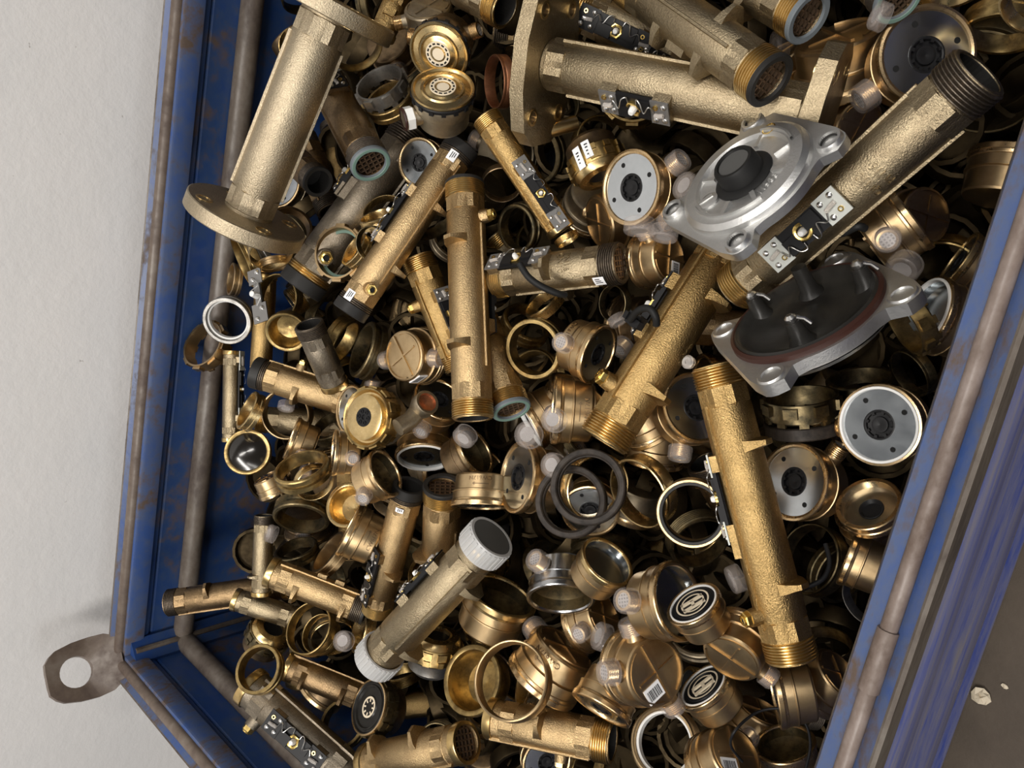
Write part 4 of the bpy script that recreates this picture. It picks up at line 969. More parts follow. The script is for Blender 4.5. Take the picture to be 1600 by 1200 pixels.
ring('thin gold hoop under the tilted oily ring', 492, 757, 30, .8, 60, .01, 'thin', B_)
ring('gold-rimmed cup with clear cap inside', 541, 789, 36, .86, 200, .025, 'bowl', B_)
ring('greenish black ring lying at the lower left edge', 470, 812, 44, .5, 100, .035, 'grooved', KB)
ring('small dark ring with green tint below it', 462, 856, 34, .45, -110, .0, 'grooved', KB)
ring('brass ring pair left of the lettered meter', 512, 862, 38, .3, 215, .0, 'wide', 'meter_brass')
ring('dark brass collar right of the gold-rimmed cup', 606, 797, 28, .4, 120, .0, 'castle', 'meter_olive')
ring('left rubber ring of the overlapping pair', 890, 783, 57, .96, 200, .045, 'rubber', 'rubber_brown')
ring('right rubber ring of the overlapping pair', 917, 760, 60, .97, 200, .062, 'rubber', 'rubber_brown')
ring('gold hoop behind the right rubber ring', 935, 762, 54, .85, 30, .015, 'thin', B_)
ring('large gold hoop to the right of the rubber rings', 996, 772, 58, .66, 150, .01, 'thin', B_)
ring('gold ring with dark gasket left of the long golden pipe', 1080, 803, 55, .97, 120, .04, 'wide', 'meter_brass', extra='gasket')
ring('dark threaded ring under the gasketed gold ring', 1095, 850, 50, .7, 60, -.02, 'thread', KB)
ring('thin dark hoop right of the long golden pipe', 1262, 872, 56, .75, 200, -.01, 'thin', KB)
ring('dark stacked castle ring under the dished cover', 1250, 618, 58, .3, -95, .0, 'castle', KB)
ring('black ring below the stacked castle ring', 1255, 655, 60, .25, -95, -.015, 'rubber', 'rubber_brown')
ring('dark brass ring in the shade of the front rim', 1345, 590, 52, .35, -95, -.01, 'grooved', KB)
ring('narrow dark hoop in the shade of the front rim', 1420, 585, 40, .5, 150, -.02, 'thin', KB)
ring('golden cup with a zinc face in its depth at the front rim', 1356, 786, 50, .76, -115, .02, 'wide', 'copper_rim', extra='face')
ring('notched brass ring in front of the white-ringed meter', 1412, 512, 50, .35, 150, .025, 'castle', TB)
ring('large dark ring under the wide pipe mouth', 1530, 132, 88, .80, 120, -.01, 'thin', KB)
ring('dark gold ring at the right edge above the wide pipe mouth', 1565, 55, 60, .5, 90, .0, 'wide', TB)
ring('gold ring cut by the top right edge', 1484, -12, 50, .5, 80, .02, 'grooved', B_)
ring('golden cup cut by the top right corner', 1592, 22, 40, .5, 130, .03, 'wide', B_)
ring('twin gold ring, the larger left one', 481, 981, 41, .78, 200, .04, 'thin', TB)
ring('twin gold ring, the smaller inner one', 498, 990, 31, .8, 200, .02, 'thin', TB)
ring('gold hoop under the twin gold rings', 520, 998, 34, .75, 80, .0, 'thin', B_)
ring('gold ring set over the end of the grey bottom pipe', 402, 1045, 38, .86, 195, .125, 'wide', TB)
ring('dark gold ring beside the oily black-faced meter', 534, 1130, 37, .9, 200, .025, 'wide', TB)
ring('large thin gold ring at the bottom centre', 797, 1062, 61, .93, 200, .06, 'thin', 'meter_brass')
ring('gold band standing inside the large thin ring', 818, 1062, 46, .25, 190, .0, 'wide', B_)
ring('dark-mouthed cup with gold rim left of the large thin ring', 736, 1062, 54, .82, 190, .03, 'bowl', TB)
ring('brass ring with white lining at the bottom edge', 1034, 1160, 56, .92, 190, .03, 'thread', 'meter_brass', extra='white')
ring('gold rings on edge right of the clear cap at lower left', 560, 985, 34, .3, 190, .0, 'grooved', B_)
ring('silver-grey ring in the dark by the front rim', 1350, 940, 40, .7, 150, -.02, 'thin', 'grey_metal')
ring('gold ring in the dark left of the front rim', 1285, 1005, 44, .6, -90, -.02, 'thin', TB)
ring('brown half ring left of the eight-sided flange', 772, 128, 40, .4, 180, -.01, 'thin', 'copper')
ring('thick brass ring under the lettered meter in the centre', 905, 608, 50, .3, -60, .0, 'wide', 'copper_rim')
ring('dark gold hoop below the slanting pipe', 680, 350, 40, .5, 60, -.02, 'thin', KB)

# ------------------------------------------------------------------ loose translucent caps
for t_ in (('clear cap left of the silver cover', 1066, 288, 23, .6, 210, .05), ('clear cap under the silver cover edge', 1036, 374, 22, .35, 100, .04), ('clear cap below the zinc-faced meter', 998, 364, 24, .3, 90, .03),
           ('clear cap beneath the upright pipe', 722, 687, 19, .6, 130, .04), ('clear cap with a hole below the green-ringed mouth', 822, 678, 22, .9, 200, .03), ('clear cap left of the lettered meter', 862, 655, 20, .9, 200, .055),
           ('clear cap left of the large pipe clip', 968, 506, 15, .3, 60, .03), ('clear cap at the top edge left of the bluish meter', 1366, 22, 22, .3, 200, .05), ('pinkish cap beside the green-ringed pipe', 1208, 72, 22, .3, 170, .03),
           ('white cap beside the twin gold rings', 534, 1001, 16, .9, 190, .045), ('clear cap behind the bar-dial meter', 1140, 908, 22, .2, 160, .06), ('clear cap below the chrome meter', 932, 992, 22, .4, 200, .05),
           ('clear cap in the golden hoop', 446, 640, 13, .4, 100, .03), ('clear cap on the slim left pipe', 418, 832, 14, .3, 200, .035), ('round clear cap at the left of the oval-faced meter', 860, 726, 20, .85, 190, .05),
           ('clear cap by the right rim of the dished cover', 1408, 424, 26, .75, 120, .045)):
    loose_cap(*t_)

# ------------------------------------------------------------------ the two cover plates
def cover_outline(ears, Rb, re, n=120):
    """round plate with ears; two opposite sides run straight from ear to ear"""
    pts = []
    for i in range(n):
        a = 2 * math.pi * i / n; r = Rb
        for ea in ears:
            da = (a - math.radians(ea) + math.pi) % (2 * math.pi) - math.pi
            if abs(da) < .62:
                disc = re * re - math.sin(da) ** 2
                r = max(r, math.cos(da) + math.sqrt(disc) if disc > 0 else 0, Rb + (1 + re * .2 - Rb) * max(0, 1 - abs(da) / .36) ** 1.5)
        for c in (45, 225):
            da = (a - math.radians(c) + math.pi) % (2 * math.pi) - math.pi
            if abs(da) < .95: r = max(r, min(.90 / math.cos(da), 1.1))
        pts.append((r * math.cos(a), r * math.sin(a)))
    return pts
def plate(b, ears, Rb, re, z0, z1, rin=None):
    o = cover_outline(ears, Rb, re); n = len(o)
    inn = [(rin * math.cos(2 * math.pi * i / n), rin * math.sin(2 * math.pi * i / n)) for i in range(n)]
    vs = [(x, y, z) for z in (z0, z1) for x, y in o] + [(x, y, z) for z in (z0, z1) for x, y in inn]; fs = []
    for i in range(n):
        j = (i + 1) % n; fs += [(i, j, n + j, n + i), (n + i, n + j, 3 * n + j, 3 * n + i), (j, i, 2 * n + i, 2 * n + j), (2 * n + j, 2 * n + i, 3 * n + i, 3 * n + j)]
    b.add(vs, fs)
EARS = (0, 90, 180, 270)
M, r = frame(1166, 280, .55, 229.5, -24.5, .125, 0, 134)
sc = thing('cover_plate', M @ Sc(r), 'silver cast cover with four screw ears and a black rubber knob', 'cover')
b_ = MB(); plate(b_, EARS, .86, .17, -.12, .0, .80); obj('flange', b_.mesh('flange', 'cast_aluminium', 30), sc)
b_ = MB(); b_.lathe([(.82, -.02), (.80, .06), (.74, .11), (.60, .12), (.57, .07), (.30, .05), (.22, .05), (0, .05)], 64); b_.lathe([(.84, -.12), (.7, -.14), (0, -.14)], 48)
obj('dome', b_.mesh('dome', 'cast_aluminium', 30), sc)
for i, a in enumerate(EARS):
    T = Rz(a) @ Tr(1.0, 0, 0); b_ = MB(); b_.lathe([(.10, .03), (.105, .06), (.135, .06), (.15, .03), (.16, -.10), (.13, -.13), (.10, -.13)], 28); e_ = obj('screw_ear', b_.mesh('screw_ear', 'cast_aluminium', 35), sc, T)
    b_ = MB(); b_.lathe([(.105, .055), (.095, .0), (0, -.04)], 24); obj('screw_hole', b_.mesh('screw_hole', 'gasket_hole_dark', 35), e_)  # dark cup colour stands in for shade in the screw hole
for a in (18, 70, 110, 160, 200, 250, 292, 340):
    b_ = MB(); b_.prism([(.40, -.03), (.60, -.022), (.60, .022), (.40, .03)], .03, .10, Rz(a)); obj('rib', b_.mesh('rib', 'cast_aluminium', 30), sc)
for a0_, a1_ in ((.3, 1.25), (3.6, 5.2)):
    b_ = MB(); b_.lathe([(.66, .115), (.655, .15), (.63, .15), (.62, .11)], 40, a0=a0_, a1=a1_); obj('raised_arc', b_.mesh('raised_arc', 'cast_aluminium', 30), sc)
b_ = MB(); b_.lathe([(.36, .04), (.36, .07), (.33, .09), (.27, .10), (.255, .28), (.235, .31), (.20, .31), (.19, .285), (0, .285)], 40); k_ = obj('rubber_knob', b_.mesh('rubber_knob', 'black_rubber', 30), sc); k_['label'] = 'black rubber knob'
b_ = MB(); b_.disc(.188, .288, 32); obj('knob_top', b_.mesh('knob_top', 'grey_rubber', 0), k_)
b_ = MB(); b_.lathe([(.085, .122), (.075, .126), (.065, .10), (0, .09)], 20); obj('brass_insert', b_.mesh('brass_insert', 'gold_nut', 30), sc, Rz(62) @ Tr(.64, 0, .0))
b_ = MB(); b_.lathe([(.12, .05), (.12, .075), (.11, .08), (0, .08)], 28); mk_ = obj('cast_mark', b_.mesh('cast_mark', 'cast_aluminium', 30), sc, Rz(205) @ Tr(.47, 0, .01))
obj('embossed_lettering', text_mesh('11588', 'cast_aluminium', .12, .012), sc, Rz(-45) @ Tr(.46, 0, .065) @ Rz(90))

M, r = frame(1258, 490, .46, 241.6, -12, .10, 0, 149)
dc = thing('cover_plate', M @ Sc(r), 'dark dished cover with screw posts, red gasket and silver rim', 'cover')
b_ = MB(); plate(b_, EARS, .86, .17, -.14, .0, .78); obj('flange', b_.mesh('flange', 'cast_aluminium', 30), dc)
b_ = MB(); b_.lathe([(.88, -.14), (.80, -.22), (.5, -.26), (0, -.26)], 48); obj('underside', b_.mesh('underside', 'grey_metal', 30), dc)
b_ = MB(); b_.lathe([(.82, .0), (.815, .05), (.78, .07), (.75, .05), (.74, .0)], 64); obj('gasket', b_.mesh('gasket', 'red_gasket', 35), dc)
b_ = MB(); b_.lathe([(.78, .05), (.74, .08), (.70, .06), (.66, .0), (.5, -.05), (.25, -.06), (.18, -.02), (0, -.02)], 64); obj('dish', b_.mesh('dish', 'dish_black', 40), dc)
for i, a in enumerate(EARS):
    T = Rz(a) @ Tr(1.0, 0, 0); b_ = MB(); b_.lathe([(.10, .0), (.105, .02), (.135, .02), (.155, -.01), (.155, -.13), (.13, -.16), (.10, -.15)], 28); e_ = obj('screw_ear', b_.mesh('screw_ear', 'cast_aluminium', 35), dc, T)
    b_ = MB(); b_.lathe([(.105, .015), (.095, -.05), (0, -.08)], 24); obj('screw_hole', b_.mesh('screw_hole', 'gasket_hole_dark', 35), e_)  # hole shade put into the dark colour here too
for i, (x, y, ht, sc_) in enumerate(((-.62, .22, .20, True), (.55, .35, .20, True), (.10, -.42, .20, True), (-.12, .48, .30, False))):
    b_ = MB(); b_.lathe([(.15, -.06), (.10, .02), (.085, ht * .7), (.08, ht), (0, ht)], 20); p_ = obj('post', b_.mesh('post', 'dish_black', 35), dc, Tr(x, y, 0))
    if sc_:
        b_ = MB(); b_.lathe([(.05, ht), (.06, ht + .02), (.06, ht + .05), (.03, ht + .08), (0, ht + .08)], 14); b_.tube([(.05, .02, ht + .03), (.10, .05, ht - .02), (.14, .06, ht - .10)], .022, 8); obj('screw', b_.mesh('screw', 'steel', 35), p_)

# ------------------------------------------------------------------ loose bits
def wire(name, label, cat, pts, r, mat, n=8):
    P = [at(x, y, h) for x, y, h in pts]; c = sum(P, Vector()) / len(P)
    b_ = MB(); b_.tube(spline([p - c for p in P], n), r, 8); o = obj(name, b_.mesh(name, mat, 60), None, Tr(*c)); return tag(o, label, cat)
wire('cable', 'short black cable hanging from the lying pipe circuit', 'cable', [(812, 412, .10), (825, 432, .10), (845, 447, .095), (870, 458, .085), (884, 461, .075)], .0035, 'black_rubber')
wire('cable', 'bent black cable beside the white circuit boards', 'cable', [(1280, 352, .075), (1292, 368, .07), (1318, 364, .07), (1340, 354, .075), (1352, 357, .07)], .0032, 'black_rubber')
wire('cable', 'hooked black cable on the large brass pipe', 'cable', [(985, 500, .09), (998, 485, .10), (1014, 482, .105), (1024, 494, .105), (1026, 508, .10)], .0034, 'black_rubber')
wire('wire_loop', 'thin black wire loop round the bottom edge cap', 'wire', [(1160, 1190, .06), (1142, 1165, .075), (1150, 1140, .08), (1185, 1112, .05), (1230, 1108, .04), (1258, 1130, .04), (1266, 1165, .04), (1258, 1205, .04)], .0013, 'black_plastic')
wire('wire_loop', 'thin black hoop right of the long golden pipe end', 'wire', [(1255, 920, .06), (1285, 905, .05), (1296, 880, .04), (1290, 850, .03)], .0022, 'black_plastic')
# loose sensor board by the leaning rings
M, r = frame(402, 462, .75, 200, 84, .045, 0, 44); t_ = thing('sensor_board', M @ Sc(r), 'loose clear sensor board upright by the leaning rings', 'circuit board')
obj('board', cached('lb', 'board', 'board_grey', lambda b: (b.box(-1, -.45, -.28, .28, -.05, 0), b.box(.3, 1, -.3, .3, -.05, 0), b.box(-.6, .5, -.12, .12, -.12, -.02)), 0), t_)
obj('screw', cached('lbs', 'screw', 'steel', lambda b: [screw(b, x, y, .02, .09) for x, y in ((-.85, .12), (-.62, -.1), (.5, .12), (.85, -.12))]), t_)
obj('white_pin', cached('lbp', 'white_pin', 'white_plastic', lambda b: b.lathe([(0, .3), (.1, .3), (.13, 0)], 10)), t_)
obj('lead_wire', cached('lbw', 'lead_wire', 'steel', lambda b: b.tube(spline([(-.6, 0, .1), (-.3, .2, .16), (-.1, -.15, .2), (.1, .25, .16), (.4, 0, .1)]), .02, 6)), t_)
# small clear stopper
M, r = frame(1073, 565, .8, 200, 0, .07, 0, 11); t_ = thing('plastic_stopper', M @ Sc(r), 'tiny clear stopper beside the long golden pipe thread', 'stopper')
obj('head', cached('stp', 'head', 'glass_bead', lambda b: b.lathe([(.3, -1), (.9, -.9), (1, -.2), (.7, .1), (.3, .1), (.2, -.1), (0, -.1)], 16)), t_)
# black clip on the large pipe
M, r = frame(990, 500, .7, 200, 40, .085, 0, 20); t_ = thing('cable_clip', M @ Sc(r), 'black plastic clip on the flank of the large brass pipe', 'clip')
obj('clip_body', cached('clip', 'clip_body', 'black_plastic', lambda b: (b.box(-.8, .6, -.5, .5, -.8, .1), b.box(-.3, 1.0, -.3, .25, -.2, .3), b.box(-1, -.6, -.3, .3, -.9, .3)), 0), t_)
# small brass tube with flared end
M, L_, d_ = pipe_frame((840, 208), (900, 192), -.2, .03); t_ = thing('brass_nipple', M, 'small brass tube with flared lip beside the stickered meter', 'fitting')
b_ = MB(); b_.lathe([(.005, .0), (.0105, .0), (.011, .004), (.008, .008), (.0078, L_), (0, L_)], 24); obj('tube', b_.mesh('tube', 'bright_brass', 30), t_)

# ------------------------------------------------------------------ what fills the gaps: more of the same lying deeper in the heap
PL = [(560, -30), (440, 10), (430, 330), (385, 380), (380, 560), (390, 700), (430, 790), (430, 900), (440, 1000), (470, 1130), (540, 1230), (1255, 1230), (1400, 780), (1520, 480), (1640, 200), (1640, -30)]
def inside(x, y):
    c = False; j = len(PL) - 1
    for i in range(len(PL)):
        if (PL[i][1] > y) != (PL[j][1] > y) and x < (PL[j][0] - PL[i][0]) * (y - PL[i][1]) / (PL[j][1] - PL[i][1]) + PL[i][0]: c = not c
        j = i
    return c
rg = random.Random(11); LOOKS = {}
cells = [(x + rg.uniform(-24, 24), y + rg.uniform(-22, 22)) for y in range(0, 1220, 74) for x in range(380, 1640, 78)]
FILL = {42: (0, 'tarnished notched ring in the gap below the thick olive pipe'),
    50: (-0.0781, 'dull notched ring in the gap right of the large dark ring'),
    92: (-0.029, 'blackened notched ring in the gap right of the threaded golden nipple'),
    193: (-0.0642, 'tarnished notched ring in the gap left of the left rubber ring of the overlapping pair'),
    209: (0, 'tarnished notched ring in the gap above the open meter shell with gold rim'),
    226: (0, 'tarnished notched ring in the gap below the open meter shell with gold rim'),
    23: (-0.0764, 'sandy pipe in the gap below the pipe at the top edge'),
    48: (-0.12, 'dull pipe in the gap below the large dark ring under the wide pipe mouth'),
    61: (-0.0479, 'dark pipe in the gap above the clear cap left of the silver cover'),
    70: (-0.078, 'golden pipe in the gap above the dark pipe lying crosswise below the flanged pipe'),
    81: (-0.0879, 'golden pipe in the gap right of the brass meter back in shadow close'),
    82: (-0.12, 'dark pipe in the gap above the brass meter back in shadow close'),
    104: (-0.084, 'dull pipe in the gap right of the thin oval ring'),
    105: (-0.12, 'sandy pipe in the gap left of the golden pipe half hidden'),
    108: (-0.1089, 'dull pipe in the gap left of the short black cable hanging'),
    122: (-0.12, 'dark pipe in the gap left of the golden pipe half hidden'),
    124: (-0.099, 'sandy pipe in the gap left of the golden threaded collar under the black cable'),
    126: (-0.1084, 'golden pipe in the gap left of the thin black ring below the lying pipe mouth'),
    129: (0, 'sandy pipe in the gap right of the large brass pipe under the silver cover'),
    132: (-0.12, 'golden pipe in the gap left of the notched brass ring in front'),
    149: (-0.0887, 'dark pipe in the gap above the narrow dark hoop in the shade'),
    154: (-0.006, 'dull pipe in the gap right of the thin golden hoop below the short brass pipe'),
    161: (-0.12, 'sandy pipe in the gap left of the brass meter back'),
    163: (-0.12, 'golden pipe in the gap left of the black ring below the stacked castle ring'),
    183: (-0.1169, 'dark pipe in the gap above the golden cup with a zinc face'),
    189: (-0.015, 'golden pipe in the gap above the gold-rimmed cup with clear cap'),
    194: (-0.12, 'sandy pipe in the gap below the left rubber ring of the overlapping pair'),
    195: (-0.12, 'golden pipe in the gap below the large gold hoop'),
    197: (-0.018, 'dark pipe in the gap above the gold ring with dark gasket'),
    227: (-0.12, 'sandy pipe in the gap left of the chrome meter with clear caps lying face down'),
    228: (-0.12, 'golden pipe in the gap left of the barcoded meter back between chrome meter'),
    245: (-0.12, 'dull pipe in the gap below the clear cap below the chrome meter'),
    248: (-0.12, 'golden pipe in the gap below the clear cap behind the bar-dial meter'),
    259: (-0.072, 'golden pipe in the gap above the bottom edge pipe with bright rim'),
    264: (-0.12, 'dull pipe in the gap below the threaded meter with dark bar dial'),
    265: (-0.035, 'dull pipe in the gap above the brass meter deep under the crossed-rib meter'),
    266: (-0.12, 'sandy pipe in the gap right of the brass meter right of the barcode cap'),
    13: (-0.102, 'blackened grooved ring in the gap left of the clear cap at the top edge'),
    38: (0, 'blackened grooved ring in the gap right of the notched grey ring above the green-mouthed pipe'),
    125: (0, 'tarnished grooved ring in the gap above the wide golden ring right of the upright pipe'),
    137: (0, 'blackened grooved ring in the gap above the short brass pipe'),
    141: (-0.048, 'tarnished grooved ring in the gap right of the pipe beside the upright one'),
    211: (-0.006, 'blackened grooved ring in the gap above the open threaded meter lying above the chrome meter'),
    230: (-0.03, 'dull grooved ring in the gap below the threaded meter with a cream bar'),
    242: (-0.018, 'blackened grooved ring in the gap right of the castle-collared grey meter under the milky-capped pipe'),
    5: (-0.093, 'sandy meter in the gap left of the pipe at the top edge'),
    12: (-0.12, 'dark meter in the gap left of the clear cap at the top edge'),
    15: (-0.0175, 'dark meter in the gap right of the gold ring cut by the top right edge'),
    18: (0, 'dark meter in the gap above the long pale pipe with round flanges'),
    20: (0, 'dark meter in the gap right of the thin gold ring peeking out'),
    27: (-0.12, 'dull meter in the gap left of the pinkish cap beside the green-ringed pipe'),
    33: (-0.12, 'sandy meter in the gap above the large dark ring under the wide pipe mouth'),
    39: (-0.1065, 'dark meter in the gap left of the brown half ring left of the eight-sided flange'),
    41: (-0.0732, 'dull meter in the gap right of the small brass tube with flared lip'),
    49: (-0.12, 'sandy meter in the gap below the dark gold ring at the right edge'),
    54: (-0.12, 'dull meter in the gap above the zinc-faced meter peeping out behind the slanting pipe'),
    56: (-0.06, 'dull meter in the gap left of the thin golden pipe with a black circuit'),
    59: (-0.12, 'dark meter in the gap above the brass meter with zinc face'),
    69: (-0.039, 'dull meter in the gap above the dark bronze ring right of the lower round flange'),
    73: (-0.102, 'dark meter in the gap left of the brown ring left of the thin golden pipe'),
    74: (-0.12, 'sandy meter in the gap right of the thin golden pipe with a black circuit'),
    75: (0, 'dull meter in the gap left of the meter body behind the three-capped meter'),
    83: (0, 'sandy meter in the gap right of the brass meter back in shadow close'),
    93: (-0.12, 'dull meter in the gap right of the clear cap under the silver cover edge'),
    97: (-0.015, 'dull meter in the gap below the bent black cable beside the white circuit boards'),
    99: (-0.018, 'dull meter in the gap left of the meter with threaded stub against the front rim'),
    106: (-0.1144, 'dark meter in the gap above the golden pipe half hidden left of the upright pipe'),
    109: (-0.12, 'dark meter in the gap above the thin black ring below the lying pipe mouth'),
    110: (-0.1146, 'dull meter in the gap above the hooked black cable on the large brass pipe'),
    115: (-0.12, 'dark meter in the gap left of the clear cap by the right rim'),
    120: (-0.099, 'sandy meter in the gap right of the small dark cup beside the grey pipe stub'),
    127: (-0.033, 'dark meter in the gap right of the clear cap left of the large pipe clip'),
    133: (-0.12, 'dark meter in the gap right of the narrow dark hoop in the shade'),
    139: (-0.1157, 'dark meter in the gap above the dull elbow fitting with copper-red mouth'),
    144: (-0.081, 'dark meter in the gap left of the large brass pipe under the silver cover'),
    145: (0, 'dark meter in the gap right of the large brass pipe under the silver cover'),
    146: (-0.12, 'dark meter in the gap left of the dark stacked castle ring under the dished cover'),
    147: (-0.093, 'dull meter in the gap above the dark stacked castle ring under the dished cover'),
    148: (-0.02, 'dull meter in the gap right of the dark stacked castle ring under the dished cover'),
    150: (-0.12, 'dark meter in the gap below the narrow dark hoop in the shade'),
    158: (-0.073, 'dull meter in the gap left of the clear cap with a hole'),
    162: (-0.0429, 'sandy meter in the gap below the zinc-faced meter with a gridded clear cap'),
    171: (-0.1074, 'dark meter in the gap left of the large oily ring tilted up'),
    172: (-0.018, 'dark meter in the gap right of the thin gold hoop under the tilted oily ring'),
    174: (-0.06, 'dull meter in the gap below the white-lined meter face behind the two open pipe mouths'),
    175: (-0.045, 'sandy meter in the gap right of the meter shell in the dark'),
    176: (-0.009, 'dull meter in the gap right of the round clear cap'),
    178: (-0.045, 'dull meter in the gap below the large gold hoop'),
    179: (-0.12, 'dark meter in the gap above the gold ring with dark gasket'),
    188: (-0.035, 'dark meter in the gap below the greenish black ring lying at the lower left edge'),
    199: (-0.12, 'sandy meter in the gap left of the meter in shadow at lower'),
    207: (-0.027, 'dull meter in the gap right of the pipe with an open black-ringed mouth'),
    212: (-0.12, 'dark meter in the gap right of the open threaded meter lying above the chrome meter'),
    214: (-0.1074, 'sandy meter in the gap below the clear cap behind the bar-dial meter'),
    232: (-0.0692, 'dark meter in the gap below the thin black hoop'),
    233: (-0.12, 'dark meter in the gap above the gold ring in the dark'),
    240: (0, 'dark meter in the gap below the brown pipe with two saddle ribs'),
    243: (0, 'dark meter in the gap left of the large thin gold ring at the bottom centre'),
    247: (-0.0465, 'dark meter in the gap below the threaded meter with a cream bar'),
    249: (-0.0912, 'dark meter in the gap below the gold ring in the dark'),
    260: (-0.0669, 'sandy meter in the gap below the dark-mouthed cup with gold rim'),
    263: (-0.12, 'dull meter in the gap right of the brass ring with white lining'),
    277: (-0.069, 'dark meter in the gap left of the zinc-faced meter at the bottom edge'),
    10: (-0.0369, 'blackened threaded ring in the gap above the thick pipe at the top'),
    40: (0, 'blackened threaded ring in the gap above the small brass tube with flared lip'),
    90: (-0.1057, 'tarnished threaded ring in the gap left of the dark green ring'),
    91: (-0.1065, 'tarnished threaded ring in the gap below the dark green ring under the thin golden pipe'),
    107: (-0.102, 'tarnished threaded ring in the gap right of the upright brass pipe in the middle'),
    121: (-0.087, 'blackened threaded ring in the gap above the dark ring between slanting pipe'),
    142: (-0.01, 'tarnished threaded ring in the gap right of the wide golden ring'),
    155: (0, 'blackened threaded ring in the gap right of the meter with gridded cap facing out'),
    160: (-0.01, 'blackened threaded ring in the gap right of the round clear cap'),
    164: (-0.066, 'blackened threaded ring in the gap below the black ring below the stacked castle ring'),
    177: (-0.12, 'blackened threaded ring in the gap above the right rubber ring of the overlapping pair'),
    213: (-0.06, 'tarnished threaded ring in the gap below the dark threaded ring under the gasketed gold ring'),
    215: (-0.12, 'tarnished threaded ring in the gap left of the thin dark hoop'),
    241: (0, 'tarnished threaded ring in the gap left of the castle-collared grey meter under the milky-capped pipe'),
    276: (0, 'blackened threaded ring in the gap above the bottom edge pipe with bright rim'),
    280: (-0.12, 'tarnished threaded ring in the gap below the brass ring with white lining'),
    3: (-0.027, 'blackened broad ring in the gap left of the brass pipe piece at the top'),
    37: (-0.093, 'tarnished broad ring in the gap below the notched grey ring above the green-mouthed pipe'),
    57: (-0.0205, 'blackened broad ring in the gap left of the castle-collared meter with torn white stickers'),
    60: (-0.0612, 'blackened broad ring in the gap above the clear cap left of the silver cover'),
    66: (-0.0754, 'tarnished broad ring in the gap below the large dark ring under the wide pipe mouth'),
    86: (0, 'blackened broad ring in the gap below the dark bronze ring right of the lower'),
    89: (0, 'dull broad ring in the gap below the dark gold hoop below the slanting pipe'),
    131: (-0.12, 'dull broad ring in the gap above the dark brass ring in the shade'),
    208: (0, 'tarnished broad ring in the gap right of the pipe with an open black-ringed mouth'),
    216: (0, 'blackened broad ring in the gap below the thin black hoop'),
    239: (-0.0487, 'tarnished broad ring in the gap left of the brown pipe with two saddle ribs'),
    279: (0, 'tarnished broad ring in the gap right of the bottom edge brass pipe'),
    1: (0, 'blackened thin ring in the gap left of the thin gold ring peeking out'),
    19: (-0.084, 'blackened thin ring in the gap above the notched grey ring above the green-mouthed pipe'),
    22: (-0.099, 'blackened thin ring in the gap above the brown half ring left of the eight-sided flange'),
    29: (-0.1027, 'blackened thin ring in the gap above the large brass dome with polished rim'),
    58: (-0.024, 'tarnished thin ring in the gap above the castle-collared meter with torn white stickers'),
    116: (0, 'tarnished thin ring in the gap above the meter with threaded stub against the front rim'),
    138: (0, 'tarnished thin ring in the gap left of the dark oily ring on edge'),
    192: (-0.1002, 'tarnished thin ring in the gap below the brass meter lying on its face'),
    196: (-0.018, 'tarnished thin ring in the gap right of the gold ring with dark gasket'),
    198: (-0.102, 'tarnished thin ring in the gap above the thin dark hoop'),
    206: (0, 'blackened thin ring in the gap below the brass ring pair left of the lettered meter'),
    210: (-0.009, 'blackened thin ring in the gap above the chrome meter with clear caps lying face down')}   # which of them show between the others, how far they sank, and what sets each apart
NAMES = {'meter_brass': 'sandy', 'meter_olive': 'dull', 'meter_dark': 'dark', TB: 'tarnished', KB: 'blackened', C_: 'sandy', G: 'golden', 'olive_brass': 'dull', 'dark_bronze': 'dark'}
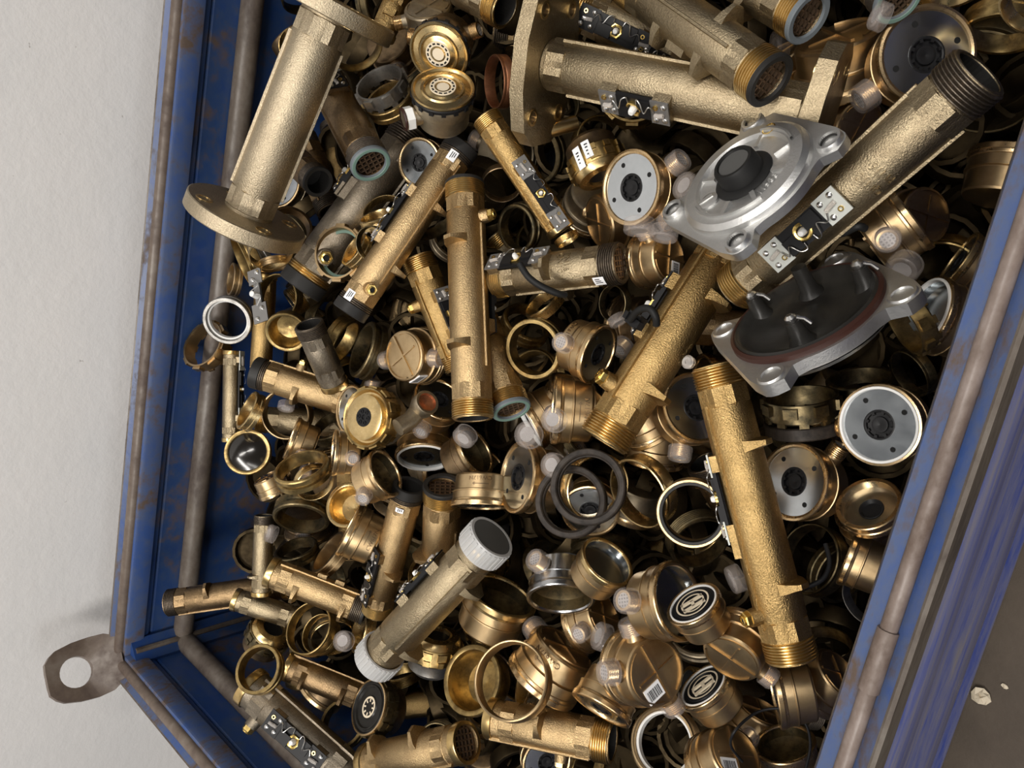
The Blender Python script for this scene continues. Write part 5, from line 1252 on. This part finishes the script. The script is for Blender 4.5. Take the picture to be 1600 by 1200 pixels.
for n_, (x, y) in enumerate(cells):
    if not inside(x, y): continue
    sz = 46 * .88 / depth0(x, y); q = rg.random(); k = rg.uniform(.25, .95); th = rg.uniform(0, 360); hh = rg.uniform(-.105, -.07)
    off, lab = FILL.get(n_, (None, None)) if FILL is not None else (0.0, 'buried %d' % n_)
    if q < .36:
        a = (k * rg.choice((1, -1)), [(rg.uniform(0, 360),)] if rg.random() < .5 else [], rg.choice(('meter_brass', 'meter_olive', 'meter_dark', 'meter_dark')), rg.choice(('zinc', 'open', 'open')))  # dark finishes weighted in for gap shade as well as oily dirt
        if lab: meter(lab, x, y, sz, a[0], th, a[1], hh + off, mat=a[2], face=a[3], group='meters deep in the gaps of the heap', ribs=False)
        look = a[2], 'meter'
    elif q < .80:
        a = (rg.uniform(.75, 1.05), rg.choice(('thin', 'wide', 'grooved', 'thread', 'castle')), rg.choice((TB, TB, KB, KB, 'meter_olive')))  # oily dark finishes favoured, partly standing in for shade in the gaps
        if lab: ring(lab, x, y, sz * a[0], k, th, hh + off, a[1], a[2], group='rings deep in the gaps of the heap')
        look = a[2], a[1] + ' ring'
    else:
        a = rg.uniform(0, 6.28); l_ = 90 * .88 / depth0(x, y); c_ = rg.uniform(-.3, .3), rg.choice((C_, G, 'olive_brass', 'dark_bronze'))
        if lab: pipe(lab, (x - l_ * math.cos(a), y - l_ * math.sin(a)), (x + l_ * math.cos(a), y + l_ * math.sin(a)), sz * 1.1, c_[0], hh - .01 + off, c_[1], 'thread', 'dark', [], 'pipes deep in the gaps of the heap')
        look = c_[1], 'pipe'
    if FILL is None: LOOKS[n_] = look
# the bulk underneath, too deep to tell pieces apart; its shade is put into the colour
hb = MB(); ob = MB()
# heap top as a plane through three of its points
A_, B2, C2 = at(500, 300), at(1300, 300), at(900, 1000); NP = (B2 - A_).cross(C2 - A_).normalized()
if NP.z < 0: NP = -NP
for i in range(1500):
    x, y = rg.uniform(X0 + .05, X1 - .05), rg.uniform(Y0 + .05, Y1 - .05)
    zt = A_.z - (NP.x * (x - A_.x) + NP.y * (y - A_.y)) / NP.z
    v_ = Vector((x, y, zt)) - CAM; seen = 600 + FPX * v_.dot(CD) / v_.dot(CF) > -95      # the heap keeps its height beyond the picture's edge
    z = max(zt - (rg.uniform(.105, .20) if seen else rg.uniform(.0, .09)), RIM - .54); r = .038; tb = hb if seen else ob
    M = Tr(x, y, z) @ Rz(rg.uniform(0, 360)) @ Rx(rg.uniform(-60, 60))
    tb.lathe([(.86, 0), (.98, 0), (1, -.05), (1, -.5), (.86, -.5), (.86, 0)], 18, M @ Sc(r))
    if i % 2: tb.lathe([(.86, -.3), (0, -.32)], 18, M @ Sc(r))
o = obj('scrap_fill', hb.mesh('scrap_fill', 'shaded_scrap', 35)); o['kind'] = 'stuff'; tag(o, 'shade-darkened bulk of brass scrap deep in the container', 'scrap')
o = obj('scrap_fill', ob.mesh('scrap_fill', 'tarnished_brass', 35)); o['kind'] = 'stuff'; tag(o, 'tarnished brass scrap of the heap beyond the flanged pipes', 'scrap')
